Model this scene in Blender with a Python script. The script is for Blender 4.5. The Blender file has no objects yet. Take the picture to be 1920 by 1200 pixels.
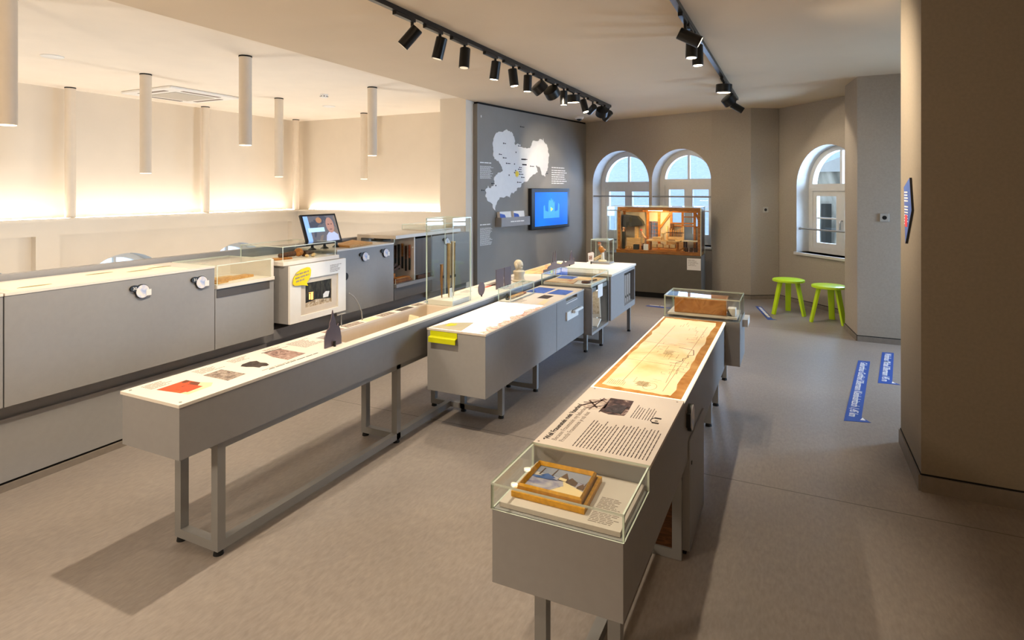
import bpy, math, random
from mathutils import Vector, Matrix
random.seed(11)
sc = bpy.context.scene
COL = sc.collection
PI = math.pi

# ------------------------------------------------------------------ materials
def lin(h):
    h = h.lstrip('#'); c = [int(h[i:i+2], 16) / 255 for i in (0, 2, 4)]
    return tuple([x / 12.92 if x <= .04045 else ((x + .055) / 1.055) ** 2.4 for x in c]) + (1.0,)

def setin(n, k, v):
    if k in n.inputs: n.inputs[k].default_value = v

def mat(name, c, rough=.5, metal=0.0, var=.06, scale=14.0, bump=0.0, spec=.4, emit=0.0, stretch=None, ecol=None):
    m = bpy.data.materials.new(name); m.use_nodes = True
    nt = m.node_tree; b = nt.nodes['Principled BSDF']
    col = lin(c)
    setin(b, 'Roughness', rough); setin(b, 'Metallic', metal); setin(b, 'Specular IOR Level', spec)
    b.inputs['Base Color'].default_value = col
    if var or bump:
        tc = nt.nodes.new('ShaderNodeTexCoord'); mp = nt.nodes.new('ShaderNodeMapping')
        nz = nt.nodes.new('ShaderNodeTexNoise')
        nz.inputs['Scale'].default_value = scale; nz.inputs['Detail'].default_value = 5
        if stretch: mp.inputs['Scale'].default_value = stretch
        nt.links.new(tc.outputs['Object'], mp.inputs['Vector']); nt.links.new(mp.outputs['Vector'], nz.inputs['Vector'])
        rp = nt.nodes.new('ShaderNodeValToRGB')
        rp.color_ramp.elements[0].position = .3; rp.color_ramp.elements[1].position = .7
        rp.color_ramp.elements[0].color = tuple(x * (1 - var) for x in col[:3]) + (1,)
        rp.color_ramp.elements[1].color = tuple(min(1, x * (1 + var)) for x in col[:3]) + (1,)
        nt.links.new(nz.outputs['Fac'], rp.inputs['Fac']); nt.links.new(rp.outputs['Color'], b.inputs['Base Color'])
        if bump:
            bp = nt.nodes.new('ShaderNodeBump'); bp.inputs['Strength'].default_value = bump; bp.inputs['Distance'].default_value = .01
            nt.links.new(nz.outputs['Fac'], bp.inputs['Height']); nt.links.new(bp.outputs['Normal'], b.inputs['Normal'])
    if emit:
        setin(b, 'Emission Color', lin(ecol) if ecol else col); setin(b, 'Emission Strength', emit)
    return m

def art(name, cols, scale=8, rough=.6, emit=0.0, stretch=(1, 1, 1), dist=1.0, interp='CONSTANT'):
    """printed picture: noise sorted into a few flat inks"""
    m = bpy.data.materials.new(name); m.use_nodes = True
    nt = m.node_tree; b = nt.nodes['Principled BSDF']; setin(b, 'Roughness', rough); setin(b, 'Specular IOR Level', .25)
    tc = nt.nodes.new('ShaderNodeTexCoord'); mp = nt.nodes.new('ShaderNodeMapping'); nz = nt.nodes.new('ShaderNodeTexNoise')
    mp.inputs['Scale'].default_value = stretch
    nz.inputs['Scale'].default_value = scale; nz.inputs['Detail'].default_value = 7; nz.inputs['Distortion'].default_value = dist
    rp = nt.nodes.new('ShaderNodeValToRGB'); rp.color_ramp.interpolation = interp
    n = len(cols); el = rp.color_ramp.elements
    while len(el) < n: el.new(.5)
    for i, c in enumerate(cols):
        el[i].position = .3 + .4 * i / max(1, n - 1) - (.02 if interp == 'CONSTANT' else 0); el[i].color = lin(c)
    nt.links.new(tc.outputs['Object'], mp.inputs['Vector']); nt.links.new(mp.outputs['Vector'], nz.inputs['Vector'])
    nt.links.new(nz.outputs['Fac'], rp.inputs['Fac']); nt.links.new(rp.outputs['Color'], b.inputs['Base Color'])
    if emit:
        nt.links.new(rp.outputs['Color'], b.inputs['Emission Color']); setin(b, 'Emission Strength', emit)
    return m

def glass(name, tint='#f2f7f4', base=.035):
    m = bpy.data.materials.new(name); m.use_nodes = True
    nt = m.node_tree; nt.nodes.clear()
    out = nt.nodes.new('ShaderNodeOutputMaterial'); mx = nt.nodes.new('ShaderNodeMixShader')
    tr = nt.nodes.new('ShaderNodeBsdfTransparent'); tr.inputs['Color'].default_value = lin(tint)
    gl = nt.nodes.new('ShaderNodeBsdfGlossy'); gl.inputs['Roughness'].default_value = .01
    lw = nt.nodes.new('ShaderNodeLayerWeight'); lw.inputs['Blend'].default_value = .5
    pw = nt.nodes.new('ShaderNodeMath'); pw.operation = 'POWER'; pw.inputs[1].default_value = 4.0
    ml = nt.nodes.new('ShaderNodeMath'); ml.operation = 'MULTIPLY_ADD'; ml.inputs[1].default_value = .45; ml.inputs[2].default_value = base
    nt.links.new(lw.outputs['Facing'], pw.inputs[0]); nt.links.new(pw.outputs[0], ml.inputs[0])
    nt.links.new(ml.outputs[0], mx.inputs[0]); nt.links.new(tr.outputs[0], mx.inputs[1]); nt.links.new(gl.outputs[0], mx.inputs[2])
    nt.links.new(mx.outputs[0], out.inputs['Surface'])
    return m

def floor_mat():
    m = bpy.data.materials.new('linoleum'); m.use_nodes = True
    nt = m.node_tree; b = nt.nodes['Principled BSDF']; N = nt.nodes.new; L = nt.links.new
    tc = N('ShaderNodeTexCoord')
    def noise(scale, st, detail=6):
        mp = N('ShaderNodeMapping'); mp.inputs['Scale'].default_value = st
        nz = N('ShaderNodeTexNoise'); nz.inputs['Scale'].default_value = scale; nz.inputs['Detail'].default_value = detail
        L(tc.outputs['Object'], mp.inputs['Vector']); L(mp.outputs['Vector'], nz.inputs['Vector']); return nz
    n1 = noise(45, (1, .4, 1)); n2 = noise(3, (1, 1, 1), 3); n3 = noise(90, (1, .3, 1))
    r = N('ShaderNodeValToRGB'); e = r.color_ramp.elements
    e[0].position = .32; e[0].color = lin('#88807a'); e[1].position = .68; e[1].color = lin('#938b84')
    L(n1.outputs['Fac'], r.inputs['Fac'])
    r3 = N('ShaderNodeValToRGB'); e = r3.color_ramp.elements
    e[0].position = .3; e[0].color = (.78, .78, .78, 1); e[1].position = .62; e[1].color = (1.06, 1.06, 1.06, 1)
    L(n3.outputs['Fac'], r3.inputs['Fac'])
    mx = N('ShaderNodeMix'); mx.data_type = 'RGBA'; mx.blend_type = 'MULTIPLY'; mx.inputs[0].default_value = .5
    L(r.outputs['Color'], mx.inputs[6]); L(r3.outputs['Color'], mx.inputs[7])
    r2 = N('ShaderNodeValToRGB'); e = r2.color_ramp.elements
    e[0].position = .3; e[0].color = (.95, .95, .96, 1); e[1].position = .7; e[1].color = (1.03, 1.02, 1.0, 1)
    L(n2.outputs['Fac'], r2.inputs['Fac'])
    m2 = N('ShaderNodeMix'); m2.data_type = 'RGBA'; m2.blend_type = 'MULTIPLY'; m2.inputs[0].default_value = 1
    L(mx.outputs[2], m2.inputs[6]); L(r2.outputs['Color'], m2.inputs[7])
    # weld seams between the sheets, every two metres along Y
    sx = N('ShaderNodeSeparateXYZ'); L(tc.outputs['Object'], sx.inputs[0])
    a = N('ShaderNodeMath'); a.operation = 'ADD'; a.inputs[1].default_value = 20.24; L(sx.outputs['Y'], a.inputs[0])
    w = N('ShaderNodeMath'); w.operation = 'PINGPONG'; w.inputs[1].default_value = 2.0; L(a.outputs[0], w.inputs[0])
    lt = N('ShaderNodeMath'); lt.operation = 'LESS_THAN'; lt.inputs[1].default_value = .0035; L(w.outputs[0], lt.inputs[0])
    m3 = N('ShaderNodeMix'); m3.data_type = 'RGBA'; L(lt.outputs[0], m3.inputs[0]); L(m2.outputs[2], m3.inputs[6]); m3.inputs[7].default_value = lin('#57514a')
    L(m3.outputs[2], b.inputs['Base Color'])
    mr = N('ShaderNodeMapRange'); mr.inputs[3].default_value = .30; mr.inputs[4].default_value = .44
    L(n1.outputs['Fac'], mr.inputs[0]); L(mr.outputs[0], b.inputs['Roughness'])
    setin(b, 'Specular IOR Level', .5)
    bp = N('ShaderNodeBump'); bp.inputs['Strength'].default_value = .05; L(n3.outputs['Fac'], bp.inputs['Height']); L(bp.outputs['Normal'], b.inputs['Normal'])
    return m

def wood(name, c1, c2, scale=6, stretch=(1, 8, 8), rough=.5):
    m = art(name, [c1, c2, c1, c2], scale, rough, 0, stretch, .8, 'LINEAR'); return m

M = dict(
    floor=floor_mat(),
    ceil=mat('ceiling_paint', '#cfbda3', .9, var=.02, scale=2),
    white_ceil=mat('white_plaster', '#ede2d2', .9, var=.02, scale=3),
    cream=mat('cream_wall_paint', '#dcd1c0', .9, var=.02, scale=3),
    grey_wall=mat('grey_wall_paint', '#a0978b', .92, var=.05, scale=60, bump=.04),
    shaded_wall=mat('shaded_grey_wall_paint', '#887d6d', .95, var=.05, scale=60, bump=.04),  # same grey paint, darkened to carry the shade on the right walls
    skirting=mat('skirting_linoleum', '#7d746a', .6, var=.08, scale=25),
    gap=mat('shadow_gap_black', '#100e0c', .9, var=.1),
    panel=mat('map_panel_grey', '#89857f', .7, var=.03, scale=5),
    lacquer=mat('grey_lacquered_board', '#8f8e8e', .5, var=.025, scale=30),
    lacquer_d=mat('dark_grey_lacquered_board', '#6f6d6c', .5, var=.025, scale=30),
    steel=mat('grey_powder_coated_steel', '#8b8b8a', .4, metal=.15, var=.03),
    top=mat('white_printed_top', '#dfd8cd', .45, var=.02, scale=6),
    top_grey=mat('text_panel_board', '#cfc6bb', .5, var=.02, scale=6),
    tray=mat('beige_tray_board', '#d3c6b4', .6, var=.03),
    plat=mat('exhibit_platform_board', '#cdc3ba', .6, var=.03),
    black=mat('black_plastic', '#0d0d0d', .35, var=.1, spec=.5),
    black_metal=mat('black_lamp_metal', '#12110f', .35, metal=.3, var=.1, spec=.5),
    rubber=mat('rubber_foot', '#151515', .8, var=.1),
    white=mat('white_paint', '#e9e7e2', .45, var=.02),
    white_lamp=mat('white_lamp_metal', '#d9ccb9', .5, var=.02),
    frame_win=mat('white_window_lacquer', '#c9c8c4', .4, var=.03),
    reveal=mat('window_reveal_plaster', '#c2c2bf', .9, var=.03),
    glass=glass('display_glass', '#fcfefd', .025),
    win_glass=glass('window_glass', '#fbfcfe', .04),
    edge=mat('green_glass_edge', '#dde8dc', .15, var=.03, spec=.7),
    lime=mat('lime_green_lacquer', '#b9dc1c', .35, var=.03, spec=.5),
    olive=mat('yellow_green_plastic', '#c3c70f', .4, var=.03),
    yellow=mat('yellow_card', '#ffd800', .55, var=.02),
    gold=mat('gilded_wood', '#d9a02c', .35, metal=.25, var=.18, scale=60, bump=.2),
    ink=mat('black_print_ink', '#231c1a', .7, var=.05),
    ink_mid=mat('brown_print_ink', '#4a3f39', .7, var=.05),
    ink_soft=mat('grey_print_ink', '#8b8078', .7, var=.05),
    ink_white=mat('white_print_ink', '#e8e6e2', .6, var=.02),
    ink_blue=mat('blue_print_ink', '#2a4fa8', .5, var=.03),
    blue_film=mat('blue_floor_film', '#2b4f9c', .45, var=.04),
    sign_blue=mat('blue_sign_board', '#41599a', .5, var=.03),
    sign_red=mat('red_sign_ink', '#d8302a', .5, var=.03),
    chrome=mat('brushed_chrome', '#bdbdbb', .2, metal=1, var=.03),
    brass=mat('tin_organ_metal', '#a8926a', .28, metal=.85, var=.12, scale=40),
    copper=mat('copper_organ_metal', '#8f6a44', .3, metal=.8, var=.12, scale=40),
    mauve=mat('brown_violet_acrylic', '#5f5257', .4, var=.03),
    stone=mat('pale_plaster_cast', '#cfc5ae', .8, var=.06, scale=40, bump=.15),
    sandstone=mat('pale_sandstone', '#e2cfae', .9, var=.1, scale=80, bump=.3),
    paper=mat('white_paper', '#ece9e4', .7, var=.02),
    cardboard=mat('white_card_label', '#e6e2dd', .6, var=.02),
    oak=wood('warm_oak', '#b5742c', '#8a4f18'),
    oak_pale=wood('pale_oak', '#d3a463', '#b4813f'),
    spruce=wood('pale_spruce', '#e3c491', '#cfa66a'),
    walnut=wood('dark_walnut', '#5d3a1e', '#3c2412'),
    redwood=wood('reddish_pear_wood', '#a2552a', '#7a381a'),
    leather=art('brown_leather_cover', ['#8f5420', '#b5722f', '#c98a45', '#a5652a'], 9, .5, 0, (1, 1, 1), 1.2, 'LINEAR'),
    leather_d=art('dark_leather_cover', ['#5a3213', '#7a4a1f', '#8f5925'], 12, .5, 0, (1, 1, 1), 1, 'LINEAR'),
    pages=mat('book_pages', '#d9c9a5', .8, var=.15, scale=4, stretch=(1, 1, 120)),
    skin=mat('carved_skin', '#c99a78', .6, var=.05),
    iron=mat('dark_forge_iron', '#2c2d27', .6, var=.2),
    lime_plaster=mat('lime_plaster', '#b0a693', .9, var=.06, scale=10),
    lens=mat('lamp_lens', '#fff3df', .3, var=0, emit=14, ecol='#ffe7c4'),
    lens_dim=mat('lamp_lens_side', '#cfc7ba', .2, var=0, emit=.6, ecol='#ffe7c4'),
    led=mat('led_strip', '#ffffff', .5, var=0, emit=36, ecol='#fff4e6'),
    tube_led=mat('tube_lamp_diffuser', '#fff6e6', .5, var=0, emit=6, ecol='#ffe3bd'),
)
M['plan_paper'] = art('aged_plan_paper', ['#d9b877', '#eed5a0', '#f6e6bf', '#f3e0b4'], 2.2, .7, .28, (1, 1, 1), .6, 'LINEAR')
M['plan_border'] = art('browned_plan_edge', ['#a9702f', '#c28b49', '#d0a161'], 10, .7, .12, (1, 1, 1), .8, 'LINEAR')
M['plan_ink'] = mat('sepia_plan_ink', '#a98a55', .7, var=.2)
M['plan_ink_d'] = mat('dark_plan_ink', '#6b5636', .7, var=.2)
M['glow'] = art('backlit_map_print', ['#ffffff', '#fbfdff', '#f4f8ff'], 1.6, .5, .7, (1, 1, 1), .5, 'LINEAR')
M['glow_edge'] = art('backlit_map_hills', ['#a8654a', '#e0b9a4', '#f4e2d6', '#c48a6e'], 26, .5, .2, (1, 1, 1), 1.2, 'LINEAR')
M['glow_top'] = mat('backlit_sheet', '#efe2bd', .5, var=.06, scale=3, emit=.3)

# ------------------------------------------------------------------ mesh builder
class MB:
    def __init__(s): s.v = []; s.f = []; s.m = []; s.T = Matrix()
    def add(s, vs, fs, m=0):
        o = len(s.v); s.v += [s.T @ Vector(p) for p in vs]
        for f in fs: s.f.append([i + o for i in f]); s.m.append(m)
        return s
    def box(s, x0, y0, z0, x1, y1, z1, m=0, top=None):
        vs = [(x0,y0,z0),(x1,y0,z0),(x1,y1,z0),(x0,y1,z0),(x0,y0,z1),(x1,y0,z1),(x1,y1,z1),(x0,y1,z1)]
        fs = [(0,3,2,1),(4,5,6,7),(0,1,5,4),(1,2,6,5),(2,3,7,6),(3,0,4,7)]
        o = len(s.f); s.add(vs, fs, m)
        if top is not None: s.m[o+1] = top
        return s
    def bar(s, p0, p1, w, h=None, m=0):
        """box of section w x h from p0 to p1"""
        p0 = Vector(p0); p1 = Vector(p1); d = (p1 - p0); h = h or w
        z = d.normalized(); up = Vector((0,0,1)) if abs(z.z) < .95 else Vector((0,1,0))
        x = z.cross(up).normalized(); y = x.cross(z).normalized()
        vs = []
        for p in (p0, p1):
            for a, b in ((-1,-1),(1,-1),(1,1),(-1,1)): vs.append(p + x*a*w/2 + y*b*h/2)
        return s.add(vs, [(3,2,1,0),(4,5,6,7),(0,1,5,4),(1,2,6,5),(2,3,7,6),(3,0,4,7)], m)
    def cyl(s, p0, p1, r0, r1=None, n=20, m=0, cap=True, mcap=None):
        p0 = Vector(p0); p1 = Vector(p1); r1 = r0 if r1 is None else r1
        z = (p1 - p0).normalized(); up = Vector((0,0,1)) if abs(z.z) < .95 else Vector((1,0,0))
        x = z.cross(up).normalized(); y = z.cross(x)
        vs = []
        for p, r in ((p0, r0), (p1, r1)):
            for i in range(n):
                a = 2*PI*i/n; vs.append(p + x*math.cos(a)*r + y*math.sin(a)*r)
        s.add(vs, [(i, (i+1)%n, n+(i+1)%n, n+i) for i in range(n)], m)
        if cap:
            o = len(s.v) - 2*n
            s.f.append([o+i for i in range(n-1,-1,-1)]); s.m.append(m)
            s.f.append([o+n+i for i in range(n)]); s.m.append(m if mcap is None else mcap)
        return s
    def tube(s, pts, r, n=8, m=0):
        pts = [Vector(p) for p in pts]
        rr = r if isinstance(r, (list, tuple)) else [r]*len(pts)
        vs = []; x = None
        for i, p in enumerate(pts):
            d = (pts[min(i+1, len(pts)-1)] - pts[max(i-1, 0)]).normalized()
            if x is None:
                up = Vector((0,0,1)) if abs(d.z) < .9 else Vector((1,0,0)); x = d.cross(up).normalized()
            x = (x - d*x.dot(d)).normalized(); y = d.cross(x)
            for k in range(n):
                a = 2*PI*k/n; vs.append(p + x*math.cos(a)*rr[i] + y*math.sin(a)*rr[i])
        fs = []
        for i in range(len(pts)-1):
            for k in range(n): fs.append((i*n+k, i*n+(k+1)%n, (i+1)*n+(k+1)%n, (i+1)*n+k))
        fs.append(tuple(range(n-1,-1,-1))); fs.append(tuple((len(pts)-1)*n+k for k in range(n)))
        return s.add(vs, fs, m)
    def lathe(s, prof, c=(0,0,0), n=24, m=0):
        vs = []; c = Vector(c)
        for r, z in prof:
            for k in range(n):
                a = 2*PI*k/n; vs.append(c + Vector((r*math.cos(a), r*math.sin(a), z)))
        fs = []
        for i in range(len(prof)-1):
            for k in range(n): fs.append((i*n+k, i*n+(k+1)%n, (i+1)*n+(k+1)%n, (i+1)*n+k))
        fs.append(tuple(range(n-1,-1,-1))); fs.append(tuple((len(prof)-1)*n+k for k in range(n)))
        return s.add(vs, fs, m)
    def ball(s, c, r, m=0, n=14):
        r = r if isinstance(r, (tuple, list)) else (r, r, r); c = Vector(c); vs = []; h = n//2
        for i in range(1, h):
            t = PI*i/h
            for k in range(n):
                a = 2*PI*k/n; vs.append(c + Vector((r[0]*math.sin(t)*math.cos(a), r[1]*math.sin(t)*math.sin(a), r[2]*math.cos(t))))
        vs += [c + Vector((0,0,r[2])), c - Vector((0,0,r[2]))]; T = len(vs)-2; fs = []
        for i in range(h-2):
            for k in range(n): fs.append((i*n+k, (i+1)*n+k, (i+1)*n+(k+1)%n, i*n+(k+1)%n))
        for k in range(n):
            fs.append((T, k, (k+1)%n)); fs.append((T+1, (h-2)*n+(k+1)%n, (h-2)*n+k))
        return s.add(vs, fs, m)
    def prism(s, pts, O, r, u, th, m=0, mside=None):
        """polygon pts (a,b) in the plane O + a r + b u, thickened by th towards r x u"""
        O = Vector(O); r = Vector(r); u = Vector(u); n = r.cross(u).normalized(); k = len(pts)
        vs = [O + r*a + u*b for a, b in pts] + [O + r*a + u*b + n*th for a, b in pts]
        area = sum(pts[i][0]*pts[(i+1)%k][1] - pts[(i+1)%k][0]*pts[i][1] for i in range(k))
        i0 = list(range(k)); i1 = list(range(k, 2*k))
        o = len(s.f)
        fs = [i0[::-1], i1] + [(i, (i+1)%k, k+(i+1)%k, k+i) for i in range(k)]
        if area < 0: fs = [list(f)[::-1] for f in fs]
        s.add(vs, fs, m)
        if mside is not None:
            for q in range(o+2, o+2+k): s.m[q] = mside
        return s
    def build(s, name, mats, parent=None, smooth=False, bevel=0.0, origin=None):
        if not isinstance(mats, (list, tuple)): mats = [mats]
        if parent is not None: org = parent_org(parent)
        elif origin is not None: org = Vector(origin)
        else:
            xs = [v.x for v in s.v]; ys = [v.y for v in s.v]; zs = [v.z for v in s.v]
            org = Vector(((min(xs)+max(xs))/2, (min(ys)+max(ys))/2, min(zs)))
        me = bpy.data.meshes.new(name)
        me.from_pydata([v - org for v in s.v], [], s.f); me.update()
        for m in mats: me.materials.append(M[m] if isinstance(m, str) else m)
        for i, p in enumerate(me.polygons): p.material_index = s.m[i]; p.use_smooth = smooth
        o = bpy.data.objects.new(name, me); COL.objects.link(o)
        if parent is None: o.location = org
        else: o.parent = parent
        if smooth:
            md = o.modifiers.new('split', 'EDGE_SPLIT'); md.split_angle = math.radians(40)
        if bevel:
            md = o.modifiers.new('bevel', 'BEVEL'); md.width = bevel; md.segments = 2; md.limit_method = 'ANGLE'; md.angle_limit = math.radians(40)
        ORG[o.name] = org
        return o
ORG = {}
def parent_org(p): return ORG[p.name]

def tag(o, label, cat, group=None):
    o['label'] = label; o['category'] = cat
    if group: o['group'] = group
    return o
def struct(o): o['kind'] = 'structure'; return o
def thing(name, loc, label, cat, group=None):
    o = bpy.data.objects.new(name, None); COL.objects.link(o); o.location = loc; o.empty_display_size = .1
    ORG[o.name] = Vector(loc); return tag(o, label, cat, group)
def dup(root, loc, rotz, label, group=None):
    r = root.copy(); COL.objects.link(r); r.location = loc; r.rotation_euler = (0, 0, rotz); r['label'] = label
    if group: r['group'] = group
    for ch in list(root.children):
        c = ch.copy(); COL.objects.link(c); c.parent = r
        for g in list(ch.children):
            d = g.copy(); COL.objects.link(d); d.parent = c
    return r

def text(name, body, size, O, r, u, m, parent, align='LEFT', sx=1.0, ext=.0006, bold=0.0):
    cu = bpy.data.curves.new(name, 'FONT'); cu.body = body; cu.size = size; cu.align_x = align; cu.extrude = ext; cu.offset = bold; cu.resolution_u = 2
    ob = bpy.data.objects.new(name, cu); COL.objects.link(ob)
    dg = bpy.context.evaluated_depsgraph_get(); me = bpy.data.meshes.new_from_object(ob.evaluated_get(dg))
    bpy.data.objects.remove(ob); bpy.data.curves.remove(cu)
    r = Vector(r); u = Vector(u); n = r.cross(u)
    T = Matrix(((r.x*sx, u.x, n.x, O[0]), (r.y*sx, u.y, n.y, O[1]), (r.z*sx, u.z, n.z, O[2]), (0,0,0,1)))
    org = parent_org(parent); T = Matrix.Translation(-org) @ T
    me.transform(T); me.name = name; me.materials.clear(); me.materials.append(M[m])
    o = bpy.data.objects.new(name, me); COL.objects.link(o); o.parent = parent; ORG[o.name] = org
    return o

def lines(name, O, r, u, width, pitch, n, m, parent, frac=.42, ragged=.25, th=.0008, last=None):
    """illegible small print: rows of word-long dashes, reading along r, rows going down -u"""
    mb = MB(); O = Vector(O); r = Vector(r); u = Vector(u)
    for k in range(n):
        w = width * (1 - ragged * random.random())
        if last and k == n-1: w = width*last
        a = 0
        while a < w - pitch*.3:
            wl = min(w - a, pitch * random.uniform(.7, 3.2)); b0 = -k*pitch
            mb.prism([(a, b0), (a+wl, b0), (a+wl, b0+pitch*frac), (a, b0+pitch*frac)], O, r, u, th)
            a += wl + pitch*.35
    return mb.build(name, m, parent)

def pane(mb, x0, y0, z0, x1, y1, z1):
    """glass sheet: the two big faces are glass (0), the narrow ones the cut edge (1)"""
    d = (x1-x0, y1-y0, z1-z0); ax = d.index(min(d)); o = len(mb.f); mb.box(x0, y0, z0, x1, y1, z1, 1)
    for i, a in enumerate((2, 2, 1, 0, 1, 0)):
        if a == ax: mb.m[o+i] = 0
    return mb
def glass_case(t, x0, x1, y0, y1, z0, z1, th=.008, sides='xXyY', lid=True):
    if 'y' in sides: pane(MB(), x0, y0, z0, x1, y0+th, z1).build('glass_pane', ['glass', 'edge'], t)
    if 'Y' in sides: pane(MB(), x0, y1-th, z0, x1, y1, z1).build('glass_pane', ['glass', 'edge'], t)
    if 'x' in sides: pane(MB(), x0, y0+th, z0, x0+th, y1-th, z1).build('glass_pane', ['glass', 'edge'], t)
    if 'X' in sides: pane(MB(), x1-th, y0+th, z0, x1, y1-th, z1).build('glass_pane', ['glass', 'edge'], t)
    if lid: pane(MB(), x0, y0, z1, x1, y1, z1+th).build('glass_lid', ['glass', 'edge'], t)

X_, Y_, Z_ = Vector((1,0,0)), Vector((0,1,0)), Vector((0,0,1))

def shell(name, x0, x1, y0, y1, z0, z1, m, parent, th=.018, bevel=.002, mats=None):
    """open-topped box carcass"""
    mb = MB()
    mb.box(x0,y0,z0,x1,y1,z0+th); mb.box(x0,y0,z0+th,x1,y0+th,z1); mb.box(x0,y1-th,z0+th,x1,y1,z1)
    mb.box(x0,y0+th,z0+th,x0+th,y1-th,z1); mb.box(x1-th,y0+th,z0+th,x1,y1-th,z1)
    return mb.build(name, m, parent)

# ------------------------------------------------------------------ the setting
CEIL = 2.81
# floors
fb = MB().box(-4.30, -3.2, -.2, 3.2, 10.6, 0); struct(fb.build('floor', 'floor'))
fb = MB().box(-8.6, -3.2, -2.8, -4.30, 8.6, -2.6); struct(fb.build('floor.001', 'floor'))
# ceilings: grey one over the exhibition, a white one a little higher over the void
struct(MB().box(-3.94, -3.2, CEIL, 3.2, 10.6, CEIL+.25).build('ceiling', 'ceil'))
struct(MB().box(-8.6, -3.2, CEIL+.035, -3.94, 8.6, CEIL+.25).build('ceiling.001', 'white_ceil'))

def arch_wall(name, A, B, z0, z1, openings, depth, mats, mb=None):
    """wall from A to B (room on the left-hand normal side given by n), with round-arched openings
       openings: (s centre, half width, sill, spring); materials 0 face, 1 reveal"""
    A = Vector((A[0], A[1], 0)); B = Vector((B[0], B[1], 0)); L = (B-A).length; u = (B-A)/L
    n = Vector((u.y, -u.x, 0))                       # towards the room
    mb = mb or MB(); P = lambda s, z, d=0: A + u*s + Z_*z - n*d
    def q(a, b, c, d, m=0): mb.add([a, b, c, d], [(0,1,2,3)], m)
    s0 = 0
    for (c, w, zs, zp) in sorted(openings):
        q(P(s0,z0), P(c-w,z0), P(c-w,z1), P(s0,z1)); s0 = c + w
        if zs > z0: q(P(c-w,z0), P(c+w,z0), P(c+w,zs), P(c-w,zs))
        K = 24; arc = [(c - w*math.cos(PI*k/K), zp + w*math.sin(PI*k/K)) for k in range(K+1)]
        for (a, az), (b, bz) in zip(arc, arc[1:]):
            q(P(a,az), P(b,bz), P(b,z1), P(a,z1)); q(P(a,az), P(a,az,depth), P(b,bz,depth), P(b,bz), 1)
        q(P(c-w,zs), P(c-w,zs,depth), P(c-w,zp,depth), P(c-w,zp), 1)
        q(P(c+w,zs), P(c+w,zp), P(c+w,zp,depth), P(c+w,zs,depth), 1)
        q(P(c-w,zs), P(c+w,zs), P(c+w,zs,depth), P(c-w,zs,depth), 1)
    q(P(s0,z0), P(L,z0), P(L,z1), P(s0,z1))
    return mb, A, u, n

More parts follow.
